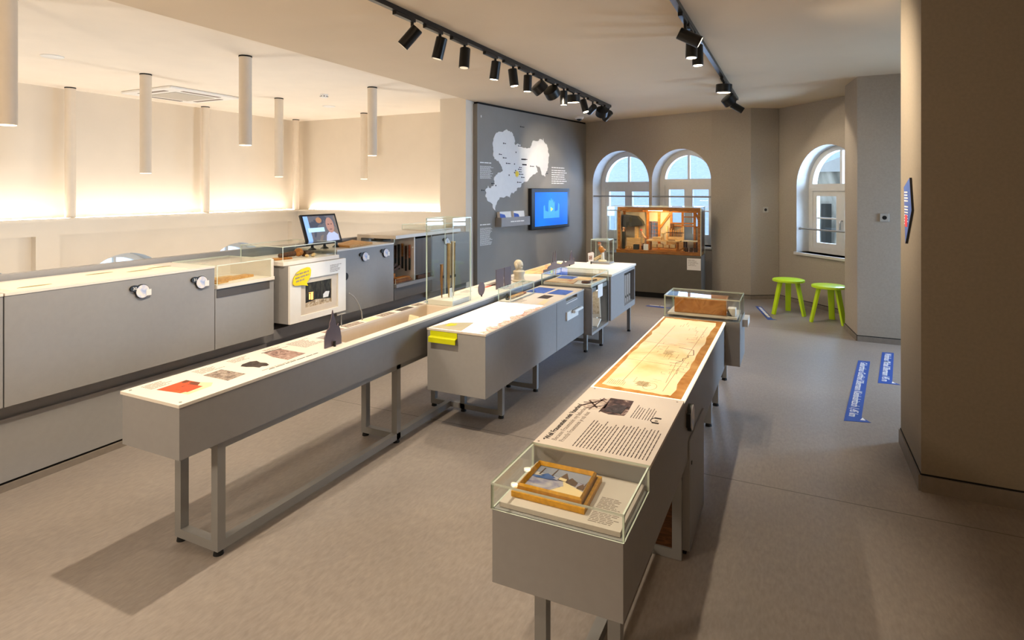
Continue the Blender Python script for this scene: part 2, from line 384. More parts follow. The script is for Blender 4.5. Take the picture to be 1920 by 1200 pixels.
def arch_window(name, A, u, n, c, w, zs, zp, depth, frame=.085, rail=True, handle=True, bar=None):
    """casement window set at depth in the reveal: frame, two casements, fanlight"""
    root = bpy.data.objects.new(name, None); COL.objects.link(root); root['kind'] = 'structure'
    org = A + u*c + Z_*zs - n*depth; root.location = org; ORG[root.name] = org.copy()
    O = A - n*(depth+.06)
    def ring(w0, w1, z0a, z0b):
        K = 24; ou = [(c-w0, z0a)] + [(c - w0*math.cos(PI*k/K), zp + w0*math.sin(PI*k/K)) for k in range(K+1)] + [(c+w0, z0a)]
        inn = [(c-w1, z0b)] + [(c - w1*math.cos(PI*k/K), zp + w1*math.sin(PI*k/K)) for k in range(K+1)] + [(c+w1, z0b)]
        return ou, inn
    rr, uu = -u, Z_            # seen from the room
    def P(s, z, d): return A + u*s + Z_*z - n*d
    ou, inn = ring(w, w-frame, zs, zs+frame)
    mb = MB(); N = len(ou)
    for d0, d1 in ((depth-.03, depth+.05),):
        vs = [P(a,b,d0) for a,b in ou] + [P(a,b,d0) for a,b in inn] + [P(a,b,d1) for a,b in ou] + [P(a,b,d1) for a,b in inn]
        fs = []
        for i in range(N):
            j = (i+1)%N
            fs += [(i, j, N+j, N+i), (N+i, N+j, 3*N+j, 3*N+i), (2*N+j, 2*N+i, 3*N+i, 3*N+j)]
        mb.add(vs, fs)
    mb.build('window_frame', 'frame_win', root)
    iw = w - frame; zt = zp - .02
    def bx(m, s0, s1, z0, z1, d0, d1, k=0): 
        vs = [P(s0,z0,d0),P(s1,z0,d0),P(s1,z0,d1),P(s0,z0,d1),P(s0,z1,d0),P(s1,z1,d0),P(s1,z1,d1),P(s0,z1,d1)]
        m.add(vs, [(0,3,2,1),(4,5,6,7),(0,1,5,4),(1,2,6,5),(2,3,7,6),(3,0,4,7)], k); return m
    bx(MB(), c-iw, c+iw, zt-.05, zt+.05, depth-.04, depth+.05).build('transom', 'frame_win', root)
    bx(MB(), c-.018, c+.018, zt+.05, zp+iw, depth-.01, depth+.03).build('glazing_bar', 'frame_win', root)
    for sg in (-1, 1):
        a, b = (c-iw, c) if sg < 0 else (c, c+iw); st = .07; mb = MB()
        z0, z1 = zs+frame, zt-.05
        bx(mb, a, a+st, z0, z1, depth-.02, depth+.03); bx(mb, b-st, b, z0, z1, depth-.02, depth+.03)
        bx(mb, a+st, b-st, z0, z0+st, depth-.02, depth+.03); bx(mb, a+st, b-st, z1-st, z1, depth-.02, depth+.03)
        bx(mb, a+st, b-st, zs+(z1-zs)*.55, zs+(z1-zs)*.55+.02, depth-.01, depth+.02)
        cs = mb.build('casement', 'frame_win', root)
        bx(MB(), a+st, b-st, z0+st, z1-st, depth+.006, depth+.012).build('pane', 'win_glass', cs)
        if handle and sg > 0:
            h = MB(); zc = zs + (z1-zs)*.5
            h.tube([P(a+.035, zc+.03, depth-.02), P(a+.035, zc+.03, depth-.055), P(a+.035, zc+.01, depth-.065), P(a+.035, zc-.09, depth-.065)], .011, 8)
            h.build('handle', 'chrome', cs)
    K = 16; fan = [(c - iw*math.cos(PI*k/K), zp + iw*math.sin(PI*k/K)) for k in range(K+1)]
    fan = [(c-iw, zt+.05)] + fan + [(c+iw, zt+.05)]
    mb = MB(); vs = [P(a,b,depth+.008) for a,b in fan]; mb.add(vs, [list(range(len(vs)))]); mb.build('pane', 'win_glass', root)
    # outer sill
    bx(MB(), c-w-.02, c+w+.02, zs-.035, zs, -.035, depth).build('sill', 'frame_win', root)
    return root, P

# far wall with the two arched windows behind the miniature workshop
FA, FB = (-3.40, 10.04), (-1.13, 9.36)
mb, A, u, n = arch_wall('wall_far', FA, FB, 0, CEIL, [(.745, .555, .74, 1.72), (1.852, .5, .74, 1.755)], .38, None)
struct(mb.build('wall_far', ['grey_wall', 'reveal']))
for k, (c, w, zs, zp) in enumerate([(.745, .555, .74, 1.72), (1.852, .5, .74, 1.755)]):
    r, P = arch_window('window_%d' % (k+1), A, u, n, c, w, zs, zp, .30, .09, handle=False)
    t = MB().tube([P(c-w, 1.50, .03), P(c+w, 1.50, .03)], .013, 8)
    tag(t.build('safety_rail', 'steel'), 'thin grey safety rail across the %s arched window behind the miniature workshop' % ('left' if k == 0 else 'right'), 'rail')
# pier 1, bay wall with window 3, pier 2, right-hand walls
mb = MB(); mb.prism([(-1.13,9.33), (-.58,9.29), (-.21,9.52), (-.21,9.9), (-1.13,9.9)], (0,0,0), X_, Y_, CEIL); struct(mb.build('wall_pier', 'grey_wall'))
BA, BB = (-.21, 9.53), (1.25, 7.87)
bl = math.hypot(BB[0]-BA[0], BB[1]-BA[1])
mb, A3, u3, n3 = arch_wall('wall_bay', BA, BB, 0, CEIL, [(.905, .55, .73, 1.66)], .30, None)
struct(mb.build('wall_bay', ['grey_wall', 'reveal']))
r3, P3 = arch_window('window_3', A3, u3, n3, .905, .55, .73, 1.66, .24, .07)
t = MB().tube([P3(.355, 1.06, .06), P3(1.455, 1.06, .06)], .012, 8); t.cyl(P3(.355, 1.06, .06), P3(.362, 1.06, .06), .022)
tag(t.build('safety_rail', 'steel'), 'thin grey safety rail across the arched window above the lime stools', 'rail')
mb = MB(); mb.prism([(.525,7.82), (.60,7.22), (3.1,7.22), (3.1,7.84), (1.25,7.84)], (0,0,0), X_, Y_, CEIL); struct(mb.build('wall_pier.001', 'grey_wall'))
mb = MB(); mb.box(.607, 3.765, 0, 3.1, 4.43, CEIL); struct(mb.build('wall_right', 'shaded_wall'))
# niche to the right, with its own daylight window (out of view)
mb, A4, u4, n4 = arch_wall('wall_niche', (2.9, 7.3), (2.9, 4.38), 0, CEIL, [(.85, .6, .5, 1.6)], .3, None); struct(mb.build('wall_niche', ['grey_wall', 'reveal']))
struct(MB().box(3.05, -3.2, 0, 3.2, 3.9, CEIL).build('wall_right.001', 'shaded_wall'))
struct(MB().box(-8.6, -3.25, -2.8, 3.2, -3.0, CEIL+.25).build('wall_front', 'grey_wall'))
# skirting along the visible walls
def skirt(name, pts, h=.055, th=.012):
    mb = MB()
    for (a, b) in zip(pts, pts[1:]):
        a = Vector((a[0], a[1], 0)); b = Vector((b[0], b[1], 0)); d = (b-a).normalized(); nn = Vector((d.y, -d.x, 0))
        mb.prism([(0,0),((b-a).length,0),((b-a).length,h),(0,h)], a, d, Z_, th); mb.prism([(0,h),((b-a).length,h),((b-a).length,h+.008),(0,h+.008)], a, d, Z_, th*.3, 1)
    return struct(mb.build(name, ['skirting', 'gap']))
skirt('baseboard_pier', [(-1.13,9.33),(-.58,9.29),(-.21,9.52)])
skirt('baseboard_bay', [BA, (.55, 8.666)])
skirt('baseboard_pier.001', [(.525,7.82),(.60,7.22),(3.0,7.22)])
skirt('baseboard_right', [(.607,4.43),(.607,3.765),(3.1,3.765)], .085)
# void: back wall, left wall with bays and low arched windows, ledge with light cove
VX = -8.08
struct(MB().box(-8.5, 7.9, -2.8, -3.96, 8.2, CEIL+.2).build('wall_back', 'cream'))
mb = MB(); mb.prism([(-4.36,6.80),(-3.955,6.80),(-3.96,7.95),(-4.36,7.95)], (0,0,0), X_, Y_, CEIL+.035); struct(mb.build('wall_pier.002', 'cream'))
ops = [(yc+3.0, .62, -1.4, .14) for yc in (1.4, 3.15, 4.87, 6.63)]
mb, AV, uV, nV = arch_wall('wall_left', (VX, -3.0), (VX, 7.9), -2.6, CEIL+.1, ops, .35, None)
mb.box(VX, -3.0, 1.06, VX+.12, 7.9, 1.25)                       # beam under the ledge
mb.box(VX, 3.77, -2.6, VX+.10, 4.02, 1.06); mb.box(VX, 7.65, -2.6, VX+.10, 7.9, 1.06); mb.box(VX, .2, -2.6, VX+.10, .45, 1.06)
struct(mb.build('wall_left', ['cream', 'reveal']))
for k, yc in enumerate((1.4, 3.15, 4.87, 6.63)):
    arch_window('window_%d' % (k+4), AV, uV, nV, yc+3.0, .62, -1.4, .14, .28, .07, handle=False)
lb = MB(); lb.box(VX+.12, -3.0, 1.235, VX+.26, 7.77, 1.265)
lb.box(VX+.12, 7.64, 1.235, -4.36, 7.9, 1.265); lb.box(VX+.12, 7.76, 1.06, -4.36, 7.9, 1.235)
struct(lb.build('trim_1', 'cream'))
for nm, b, lab in (('led_strip', (VX+.13, -2.9, 1.266, VX+.16, 7.70, 1.272), 'long light strip glowing on the ledge along the left cream wall'),
                   ('led_strip', (VX+.3, 7.85, 1.266, -4.40, 7.88, 1.272), 'light strip glowing on the ledge along the cream wall at the back')):
    tag(MB().box(*b).build(nm, 'led'), lab, 'light strip')
# balustrade panel along the edge of the void
struct(MB().box(-4.275, -3.0, -2.6, -4.215, 6.80, 1.10).build('wall_balustrade', 'lacquer'))
struct(MB().box(-4.215, -3.0, 0, -4.19, 6.7, 1.0).build('trim_2', 'lacquer'))

# ------------------------------------------------------------------ the map partition
PA = Vector((-3.885, 6.99, 0)); pu = Vector((.528, 3.04, 0)).normalized(); pn = Vector((pu.y, -pu.x, 0))
def PP(s, z, d=0): return PA + pu*s + Z_*z + pn*d
mb = MB(); mb.prism([(0,0),(3.10,0),(3.10,CEIL-.03),(0,CEIL-.03)], PP(0,0,-.30), pu, Z_, .30)
t = thing('map_partition', PP(1.5, 0, -.15), 'tall grey partition wall carrying the white map and the screen', 'partition')
# prism thickens along pu x Z = pn direction
mb.build('board', 'panel', t)
MB().prism([(.02,CEIL-.03),(3.08,CEIL-.03),(3.08,CEIL-.002),(.02,CEIL-.002)], PP(0,0,-.28), pu, Z_, .27).build('shadow_gap', 'gap', t)
mp = [(0.353,2.328),(0.399,2.394),(0.483,2.439),(0.557,2.439),(0.633,2.47),(0.687,2.481),(0.754,2.467),(0.81,2.446),(0.855,2.397),(0.873,2.352),(0.866,2.299),(0.889,2.268),(0.958,2.299),(1.016,2.289),(1.063,2.252),(1.158,2.248),(1.279,2.251),(1.316,2.288),(1.329,2.33),(1.366,2.373),(1.441,2.367),(1.53,2.382),(1.582,2.409),(1.639,2.389),(1.665,2.429),(1.681,2.374),(1.752,2.343),(1.792,2.288),(1.806,2.203),(1.838,2.162),(1.814,2.075),(1.798,2.003),(1.779,1.917),(1.712,1.858),(1.726,1.802),(1.66,1.843),(1.608,1.856),(1.582,1.925),(1.53,1.973),(1.441,1.984),(1.484,1.936),(1.492,1.881),(1.403,1.851),(1.304,1.808),(1.23,1.752),(1.134,1.731),(1.063,1.71),(1.039,1.656),(0.958,1.642),(0.9,1.589),(0.855,1.563),(0.787,1.563),(0.754,1.492),(0.687,1.519),(0.589,1.494),(0.504,1.501),(0.441,1.438),(0.409,1.389),(0.399,1.313),(0.357,1.34),(0.337,1.403),(0.245,1.442),(0.205,1.479),(0.171,1.535),(0.195,1.566),(0.171,1.602),(0.225,1.64),(0.231,1.67),(0.266,1.633),(0.347,1.659),(0.378,1.703),(0.368,1.778),(0.42,1.823),(0.483,1.856),(0.579,1.884),(0.557,1.934),(0.504,1.983),(0.472,2.02),(0.378,2.041),(0.347,2.09),(0.347,2.178),(0.333,2.252)]
jag = []
for (a, b) in zip(mp, mp[1:] + mp[:1]):                     # small notches along the border
    jag.append(a); dx, dz = b[0]-a[0], b[1]-a[1]; l = math.hypot(dx, dz)
    if l > .05:
        for q in (.33, .66):
            o = random.uniform(-.012, .012); jag.append((a[0]+dx*q - dz/l*o, a[1]+dz*q + dx/l*o))
MB().prism(jag, PP(0,0,.0), pu, Z_, .004).build('printed_map', 'ink_white', t)
mb = MB()
for i, (s, z) in enumerate([(0.594,2.279),(0.969,2.264),(0.905,2.165),(0.493,2.116),(0.589,2.07),(0.663,1.993),(0.866,1.99),(1.063,2.068),(1.098,2.07),(1.146,2.072),(1.087,1.989),(1.292,1.973),(0.997,1.942),(0.969,1.915),(0.893,1.893),(0.993,1.879),(0.866,1.863),(0.997,1.842),(0.731,1.823),(1.051,1.797),(0.946,1.721),(0.32,1.695),(0.409,1.668),(1.028,2.557),(0.096,1.602),(1.726,1.873)]):
    d = .0045 if i < 23 else .001
    mb.cyl(PP(s,z,d), PP(s,z,d+.002), .011, n=10)
    if i % 4 != 2: mb.prism([(s+.02,z-.006),(s+.06+.02*(i%3),z-.006),(s+.06+.02*(i%3),z+.004),(s+.02,z+.004)], PP(0,0,d), pu, Z_, .001)
    if i in (7, 10): mb.box(0,0,0,0,0,0); mb.prism([(s-.02,z-.01),(s+.10,z-.01),(s+.10,z+.01),(s-.02,z+.01)], PP(0,0,d), pu, Z_, .001)
mb.build('place_mark', 'ink', t)
st = []
for k in range(16):
    rr = .055 if k % 2 == 0 else .036; a = 2*PI*k/16; st.append((.932+rr*math.cos(a), 1.846+rr*1.0*math.sin(a)))
MB().prism(st, PP(0,0,.0045), pu, Z_, .003).build('home_mark', 'yellow', t)
for s, z, w, nn in ((.057, 1.975, .30, 11), (.057, 1.12, .28, 15), (1.915, 1.965, .5, 7)):
    lines('heading', PP(s, z, .0), pu, Z_, w*.85, .03, 1, 'ink_white', t, .5, .05)
    lines('text_block', PP(s, z-.045, .0), pu, Z_, w, .0165 if nn > 8 else .035, nn, 'ink_white', t, .4, .25)
MB().prism([(.075,2.80-.2),(.09,2.60),(.09,2.63),(.075,2.63)], PP(0,0,0), pu, Z_, .002).build('text_block', 'ink_white', t)
# wall screen
t = thing('wall_screen', PP(1.8, .98, .04), 'black framed wall screen with glowing blue picture beside the white map', 'screen')
mb = MB(); mb.prism([(1.228,.992),(2.377,.992),(2.377,1.632),(1.228,1.632)], PP(0,0,.005), pu, Z_, .065); mb.build('housing', 'black', t, bevel=.01)
M['screen_blue'] = art('blue_screen_picture', ['#0050c8', '#0062dc', '#0a70e6'], .9, .4, .8, (1,1,1), .2, 'LINEAR')
scr = MB().prism([(1.317,1.042),(2.300,1.042),(2.300,1.57),(1.317,1.57)], PP(0,0,.0705), pu, Z_, .002).build('display', 'screen_blue', t)
M['screen_pale'] = mat('pale_blue_picture', '#3a92e8', .5, var=.1, emit=.7); M['screen_lime'] = mat('lime_play_mark', '#b5e04a', .5, var=0, emit=.9)
org = [(-.19,-.15),(.19,-.15),(.19,.06),(.165,.09),(.15,-.03),(.075,-.05),(.075,.12),(.05,.09),(.03,.15),(.01,.12),(-.01,.17),(-.03,.12),(-.06,.14),(-.075,.1),(-.08,-.05),(-.15,-.03),(-.165,.06),(-.19,.04)]
MB().prism([(1.80+a*1.25, 1.31+b) for a, b in org], PP(0,0,.0725), pu, Z_, .0005).build('organ_picture', 'screen_pale', scr)
MB().prism([(1.77,1.265),(1.77,1.335),(1.845,1.30)], PP(0,0,.0735), pu, Z_, .0005).build('play_mark', 'screen_lime', scr)
# leaflet holder with leaflets
t = thing('leaflet_holder', PP(.75, 1.08, .05), 'grey wall box holding leaflets under the white map', 'leaflet holder')
mb = MB(); s0, s1 = .40, 1.12
mb.prism([(s0,1.085),(s1,1.085),(s1,1.10),(s0,1.10)], PP(0,0,.003), pu, Z_, .11)
mb.prism([(s0,1.10),(s0+.012,1.10),(s0+.012,1.215),(s0,1.215)], PP(0,0,.003), pu, Z_, .11); mb.prism([(s1-.012,1.10),(s1,1.10),(s1,1.215),(s1-.012,1.215)], PP(0,0,.003), pu, Z_, .11)
mb.prism([(s0+.012,1.10),(s1-.012,1.10),(s1-.012,1.215),(s0+.012,1.215)], PP(0,0,.101), pu, Z_, .012); mb.prism([(s0,1.10),(s1+.16,1.10),(s1+.16,1.20),(s0,1.20)], PP(0,0,.003), pu, Z_, .008)
mb.build('box', 'lacquer', t); lines('printed_line', PP(.62, 1.145, .1135), pu, Z_, .34, .03, 1, 'ink_white', t, .5, .02)
for k, s in enumerate((.43, .77)):
    b = thing('leaflet_stack', PP(s+.14, 1.105, .05), ('left' if k == 0 else 'right') + ' stack of white and blue leaflets in the grey wall box', 'leaflets', 'leaflets in the wall box')
    T = PP(s, 1.103, .03); tilt = (Z_*.96 - pn*.12).normalized()
    MB().prism([(0,0),(.27,0),(.27,.19),(0,.19)], T, pu, tilt, .05).build('paper_stack', 'paper', b)
    MB().prism([(.0,.075),(.09,.075),(.135,.105),(.115,.145),(.0,.165)], T + pu.cross(tilt)*.0502, pu, tilt, .001).build('printed_cover', 'ink_blue', b)
# dome camera on the ceiling in front of the partition
t = thing('dome_camera', (-3.17, 9.12, CEIL-.06), 'small white dome camera on the ceiling above the blue screen', 'camera')
MB().lathe([(.075,0),(.075,-.03),(.06,-.045)], (-3.17,9.12,CEIL), 24).build('housing', 'white', t, smooth=True)
MB().ball((-3.17,9.12,CEIL-.045), (.042,.042,.035)).build('dome', 'black', t, smooth=True)

# ------------------------------------------------------------------ wall cabinets along the void (left)
CF = -3.70                                  # front plane of the wall cabinets
t = thing('base_cabinet', (-3.97, .5, 0), 'long low grey base running under the left wall cabinets', 'cabinet')
MB().box(-4.185, -2.5, .05, -3.78, 3.36, .385).build('body', 'lacquer', t, bevel=.002)
MB().box(-4.18, -2.5, .036, -3.79, 3.35, .05).build('shadow_gap', 'gap', t)
MB().box(-4.185, -2.5, 0, -3.775, 3.365, .036).build('plinth', 'skirting', t)
struct(MB().box(-4.19, -2.5, .385, -3.80, 6.45, .47).build('trim_3', 'lacquer'))
def badge(C, nrm, right, num, label, r=.043):
    """round audio badge with a black oval number plate"""
    C = Vector(C); nrm = Vector(nrm); right = Vector(right)
    b = thing('audio_badge', C, label, 'badge', 'round audio badges on the cabinet fronts')
    pts = [(r*1.02*math.cos(a*PI/18), r*1.02*math.sin(a*PI/18)) for a in range(36)]
    MB().prism(pts, C + nrm*.002, right, Z_, .012).build('back_disc', 'black', b)
    M.setdefault('badge_art', art('badge_picture', ['#8ea4cc', '#b9c3dc', '#e8dfd9', '#d9d3d6'], 22, .4, 0, (1,1,.6), .6, 'LINEAR'))
    MB().prism([(x*.93, y*.93) for x, y in pts], C + nrm*.0145, right, Z_, .002).build('face', 'badge_art', b)
    oc = C - right*.047 + Z_*.024
    MB().prism([(.029*math.cos(a*PI/12), .019*math.sin(a*PI/12)) for a in range(24)], oc + nrm*.002, right, Z_, .014).build('number_plate', 'black', b)
    if num: text('number', num, .026, oc - right*.016 - Z_*.009 + nrm*.0165, right, Z_, 'ink_white', b)
    MB().prism([(.02,-.03),(.052,-.03),(.052,.008),(.02,.008)], C + nrm*.017, right, Z_, .002).build('white_tab', 'cardboard', b, )
    return b
def cabinet(y0, y1, label):
    t = thing('wall_cabinet', (-3.95, (y0+y1)/2, .47), label, 'cabinet', None)
    MB().box(-4.185, y0+.003, .47, CF, y1-.003, 1.05).build('body', 'lacquer', t, bevel=.0015)
    MB().box(-4.19, y0+.003, 1.05, CF+.004, y1-.003, 1.065).build('top_panel', 'top', t, bevel=.001)
    return t
cabinet(-.9, 1.605, 'grey wall cabinet cut by the left edge of the photo')
t = cabinet(1.605, 2.838, 'long grey wall cabinet with a glowing top and badges 30 and 31')
MB().box(-4.12, 1.66, 1.065, -3.74, 2.66, 1.0665).build('lit_sheet', 'glow_top', t)
M['stain'] = mat('olive_print', '#a89a72', .6, var=.1)
for cy, cx in ((2.25,-4.02),(2.45,-3.93),(1.8,-3.82),(2.62,-3.98)):
    MB().prism([(.05*math.cos(a*PI/10)*1.7, .022*math.sin(a*PI/10)) for a in range(20)], (cx, cy, 1.0665), Y_, -X_, .0006).build('printed_spot', 'stain', t)
badge((CF, 2.318, .967), X_, Y_, '30', 'round blue audio badge numbered 30 on the long grey cabinet')
badge((CF, 2.726, .966), X_, Y_, '31', 'round blue audio badge numbered 31 beside the low glass case')
# unit C: low glass case let into the cabinet
t = thing('wall_cabinet', (-3.95, 3.1, .47), 'grey wall cabinet with a low glass case and dark drawer strip', 'cabinet')
MB().box(-4.185, 2.841, .47, CF, 3.36, .90).build('body', 'lacquer', t, bevel=.0015)
MB().box(CF-.001, 2.85, .835, CF+.004, 3.315, .893).build('drawer_front', mat('drawer_strip', '#4d4947', .5, var=.04), t)
MB().box(-4.18, 2.845, .90, CF+.015, 3.355, .925).build('case_floor', 'top', t, bevel=.001)
MB().box(-4.18, 2.86, .925, -4.15, 3.34, 1.06).build('case_back', 'top', t)
MB().box(-4.18, 3.325, .925, CF+.004, 3.355, 1.06).build('end_panel', 'top', t)
glass_case(t, -4.18, CF+.01, 2.846, 3.33, .925, 1.062, .006, 'yX')
for k, (y0, x0, l, w, a, mm, nm, lb) in enumerate(((2.93,-3.83,.34,.085,.1,'oak_pale','wooden_board','pale yellow wooden board lying in the low glass case of the wall cabinet'),
                           (2.90,-3.95,.25,.05,-.12,'spruce','thin_board','narrow pale wooden slat behind the yellow board in the low glass case'),
                           (2.885,-3.76,.10,.06,.2,'oak_pale','printed_card','small drawn card standing at the near end of the low glass case'))):
    mb = MB(); mb.T = Matrix.Translation((x0,y0,.925)) @ Matrix.Rotation(a, 4, 'Z'); mb.box(-w/2,0,0,w/2,l,.018 if k < 2 else .012)
    tag(mb.build(nm, mm), lb, 'board' if k < 2 else 'card')
# media box with peep-show picture
t = thing('peep_box', (-3.85, 3.73, .54), 'white fronted viewing box with framed model room behind the left table', 'viewing box')
y0, y1, z0, z1, xf = 3.42, 4.06, .538, .998, -3.59
MB().box(-4.185, y0, z0, xf-.02, y1, z1).build('body', 'lacquer', t)
fy0, fy1, fz0, fz1 = 3.535, 3.965, .585, .880           # opening of the mat
ro = MB()
for b in ((y0,z0,y1,fz0),(y0,fz1,y1,z1),(y0,fz0,fy0,fz1),(fy1,fz0,y1,fz1)): ro.box(xf-.02,b[0],b[1],xf,b[2],b[3])
ro.build('front_panel', 'white', t)
py0, py1, pz0, pz1 = 3.595, 3.895, .64, .84
ro = MB()
for b in ((fy0,fz0,fy1,pz0),(fy0,pz1,fy1,fz1),(fy0,pz0,py0,pz1),(py1,pz0,fy1,pz1)): ro.box(xf-.02,b[0],b[1],xf-.012,b[2],b[3])
ro.build('picture_mat', 'tray', t)
M['night_room'] = art('dark_room_picture', ['#1a1712', '#2c2a22', '#3d3a30', '#55503f'], 14, .6, 0, (1,2.5,.8), .4)
MB().box(xf-.0199,py0,pz0,xf-.0185,py1,pz1).build('picture', 'night_room', t)
pw = MB(); M['lit_window'] = mat('lit_model_window', '#ffb45a', .5, var=.1, emit=2.0)
pw.box(xf-.0185,3.64,.70,xf-.0175,3.655,.745); pw.box(xf-.0185,3.662,.695,xf-.0175,3.685,.75); pw.box(xf-.0185,3.638,.752,xf-.0175,3.688,.757); pw.build('lit_window', 'lit_window', t)
M['model_floor'] = art('pale_model_floor', ['#8d7a62', '#b8a386', '#c9bba4', '#e0d6c6'], 40, .6)
MB().prism([(py0,pz0),(py1,pz0),(py1,.672),(3.72,.69),(py0,.675)], (xf-.0185,0,0), Y_, Z_, .001).build('model_floor', 'model_floor', t)
MB().prism([(3.80,.69),(3.86,.69),(3.875,.735),(3.83,.74),(3.80,.72)], (xf-.0178,0,0), Y_, Z_, .001).build('model_figure', 'ink_white', t)
mb = MB()
for k in range(5): mb.box(xf-.0178,3.72+.04*k,.70,xf-.017,3.735+.04*k,.755)
mb.build('model_pillar', 'ink', t)
lines('small_print', (xf+.0005, 3.865, .955), Y_, Z_, .15, .011, 6, 'ink_soft', t, .4, .4)
b = thing('speech_bubble', (xf+.01, 3.53, .82), 'yellow speech bubble card on the white viewing box', 'sign')
pts = [(3.437,.86),(3.445,.905),(3.475,.94),(3.53,.965),(3.59,.975),(3.62,.97),(3.634,.945),(3.628,.90),(3.605,.865),(3.585,.848),(3.60,.822),(3.565,.83),(3.53,.838),(3.49,.838),(3.455,.842)]
MB().prism(pts, (xf+.008,0,0), Y_, Z_, .004, 0, 1).build('card', ['yellow', 'black'], b)
MB().box(xf, 3.52, .88, xf+.008, 3.55, .91).build('spacer', 'black', b)
for k, (yy, zz, w) in enumerate(((3.465,.918,.145),(3.462,.89,.15),(3.47,.864,.10))):
    lines('hand_lettering', (xf+.0122, yy, zz), Vector((0,.985,.12)).normalized(), Z_, w, .019, 1, 'stain' , b, .75, .02)
# glass case with instrument-making wood, on top behind the viewing box
t = thing('glass_case', (-3.9, 3.74, 1.0), 'shallow glass case with carved wood on top of the viewing box', 'display case')
MB().box(-4.18, 3.40, 1.0, -3.64, 4.03, 1.03).build('case_floor', 'top', t)
glass_case(t, -4.15, -3.67, 3.42, 4.02, 1.03, 1.145, .006)
ob = MB().cyl((-3.86,3.56,1.055),(-3.83,3.70,1.065),.018,.024,14); tag(ob.build('wooden_pipe', 'walnut', smooth=True), 'brown turned wooden pipe lying in the shallow glass case', 'organ pipe')
ob = MB().ball((-3.82,3.735,1.072),(.038,.042,.036)); tag(ob.build('wooden_ball', 'oak', smooth=True), 'round orange wooden knob in the shallow glass case', 'knob')
ob = MB().tube([(-3.81,3.78,1.056),(-3.83,3.86,1.058),(-3.86,3.95,1.05)],[.026,.02,.008],10); tag(ob.build('wooden_cone', 'walnut', smooth=True), 'dark tapered wooden cone right of the orange knob', 'cone')
for k in range(4):
    ob = MB(); ob.T = Matrix.Translation((-3.80-.03*k, 3.46+.02*k, 1.031)) @ Matrix.Rotation(-.25-.12*k, 4, 'Z'); ob.box(-.007,0,0,.007,.15,.010)
    tag(ob.build('wooden_stick', 'oak_pale' if k % 2 else 'oak'), ('first', 'second', 'third', 'fourth')[k] + ' thin wooden stick from the front in the shallow glass case', 'stick', 'sticks in the shallow glass case')
for k, (xx, yy) in enumerate(((-3.74,3.75),(-3.72,3.80),(-3.76,3.85))):
    ob = MB().ball((xx,yy,1.044),(.016,.02,.014), n=10); tag(ob.build('wood_shaving', 'spruce', smooth=True), ('left', 'middle', 'right')[k] + ' pale curled wood shaving before the orange knob', 'wood shaving', 'shavings in the shallow glass case')
# back cabinet with monitor and wooden board
t = cabinet(4.065, 4.90, 'grey wall cabinet below the monitor with two unnumbered round badges')
badge((CF, 4.44, .969), X_, Y_, '', 'left white audio badge below the wooden lid board')
badge((CF, 4.755, .974), X_, Y_, '', 'right white audio badge next to the tool showcase')
ob = MB(); ob.prism([(-3.73,4.27),(-3.93,4.28),(-4.16,4.80),(-3.78,4.66)], (0,0,1.066), X_, Y_, .02); tag(ob.build('wooden_board', 'oak_pale', bevel=.002), 'flat pale wooden board lying right of the monitor', 'board')
t = thing('monitor', (-3.93, 4.1, 1.066), 'black monitor showing a person in a light shirt, on the left wall cabinet', 'monitor')
O = Vector((-3.905,3.905,1.105)); r = Vector((.02,1,0)).normalized(); u_ = Vector((-.36,-.06,1)).normalized(); u_ = (u_ - r*u_.dot(r)).normalized(); nn = r.cross(u_)
w, h = .435, .285
sk = [(0,0),(w,0),(w,h),(0,h)]
MB().prism(sk, O, r, u_, .022).build('housing', 'black', t, bevel=.004)
M['video_bg'] = art('video_background', ['#4f5360', '#6b6a70', '#85776d', '#9a8f8a'], 6, .4, .5, (1,1,1), .3)
scn = MB().prism([(.022,.022),(w-.022,.022),(w-.022,h-.018),(.022,h-.018)], O + nn*.0225, r, u_, .001).build('display', 'video_bg', t)
def vid(pts, c, nm, d, e=.75): 
    M[nm] = mat(nm, c, .5, var=.05, emit=e); MB().prism(pts, O + nn*(.0236+d), r, u_, .0004).build(nm, nm, scn)
vid([(.022,.022),(.075,.022),(.075,h-.018),(.022,h-.018)], '#8fb6ea', 'caption_column', 0)
vid([(.05,.115),(.245,.115),(.245,.155),(.05,.155)], '#b9dcf5', 'caption_bar', .0005)
vid([(.255+.075*math.cos(a*PI/10)*.0+.04, 0.022+.0*a) for a in range(0)] or [(.235,.022),(.40,.022),(.40,.075),(.36,.105),(.29,.105),(.255,.075)], '#aeb6d0', 'video_shirt', .0002)
vid([(.325+.05*math.cos(a*PI/12), .172+.075*math.sin(a*PI/12)) for a in range(24)], '#a97f70', 'video_face', .0006)
vid([(.20+.035*math.cos(a*PI/10), .225+.028*math.sin(a*PI/10)) for a in range(20)], '#a87a55', 'video_blur', .0003)
vid([(.298,.178),(.318,.176),(.318,.184),(.298,.186)], '#4a3430', 'video_eye', .0012); vid([(.335,.178),(.352,.178),(.352,.186),(.335,.184)], '#4a3430', 'video_brow', .0012); vid([(.310,.128),(.34,.128),(.34,.134),(.310,.134)], '#5a3a38', 'video_mouth', .0012)
for k in range(3):
    p = O + r*(.07+.15*k) - nn*.02 - u_*.002
    f = MB(); f.T = Matrix.Translation((p.x+.02, p.y, 1.0655)); f.lathe([(.038,0),(.034,.008),(.014,.022),(.010,.055)], (0,0,0), 16); f.build('foot', 'black', t, smooth=True)
ob = MB().cyl((CF+.001,4.17,.815),(CF+.014,4.17,.815),.034,n=24); tag(ob.build('black_disc', 'black', smooth=True), 'black disc on the cabinet front half hidden behind the white viewing box', 'disc')
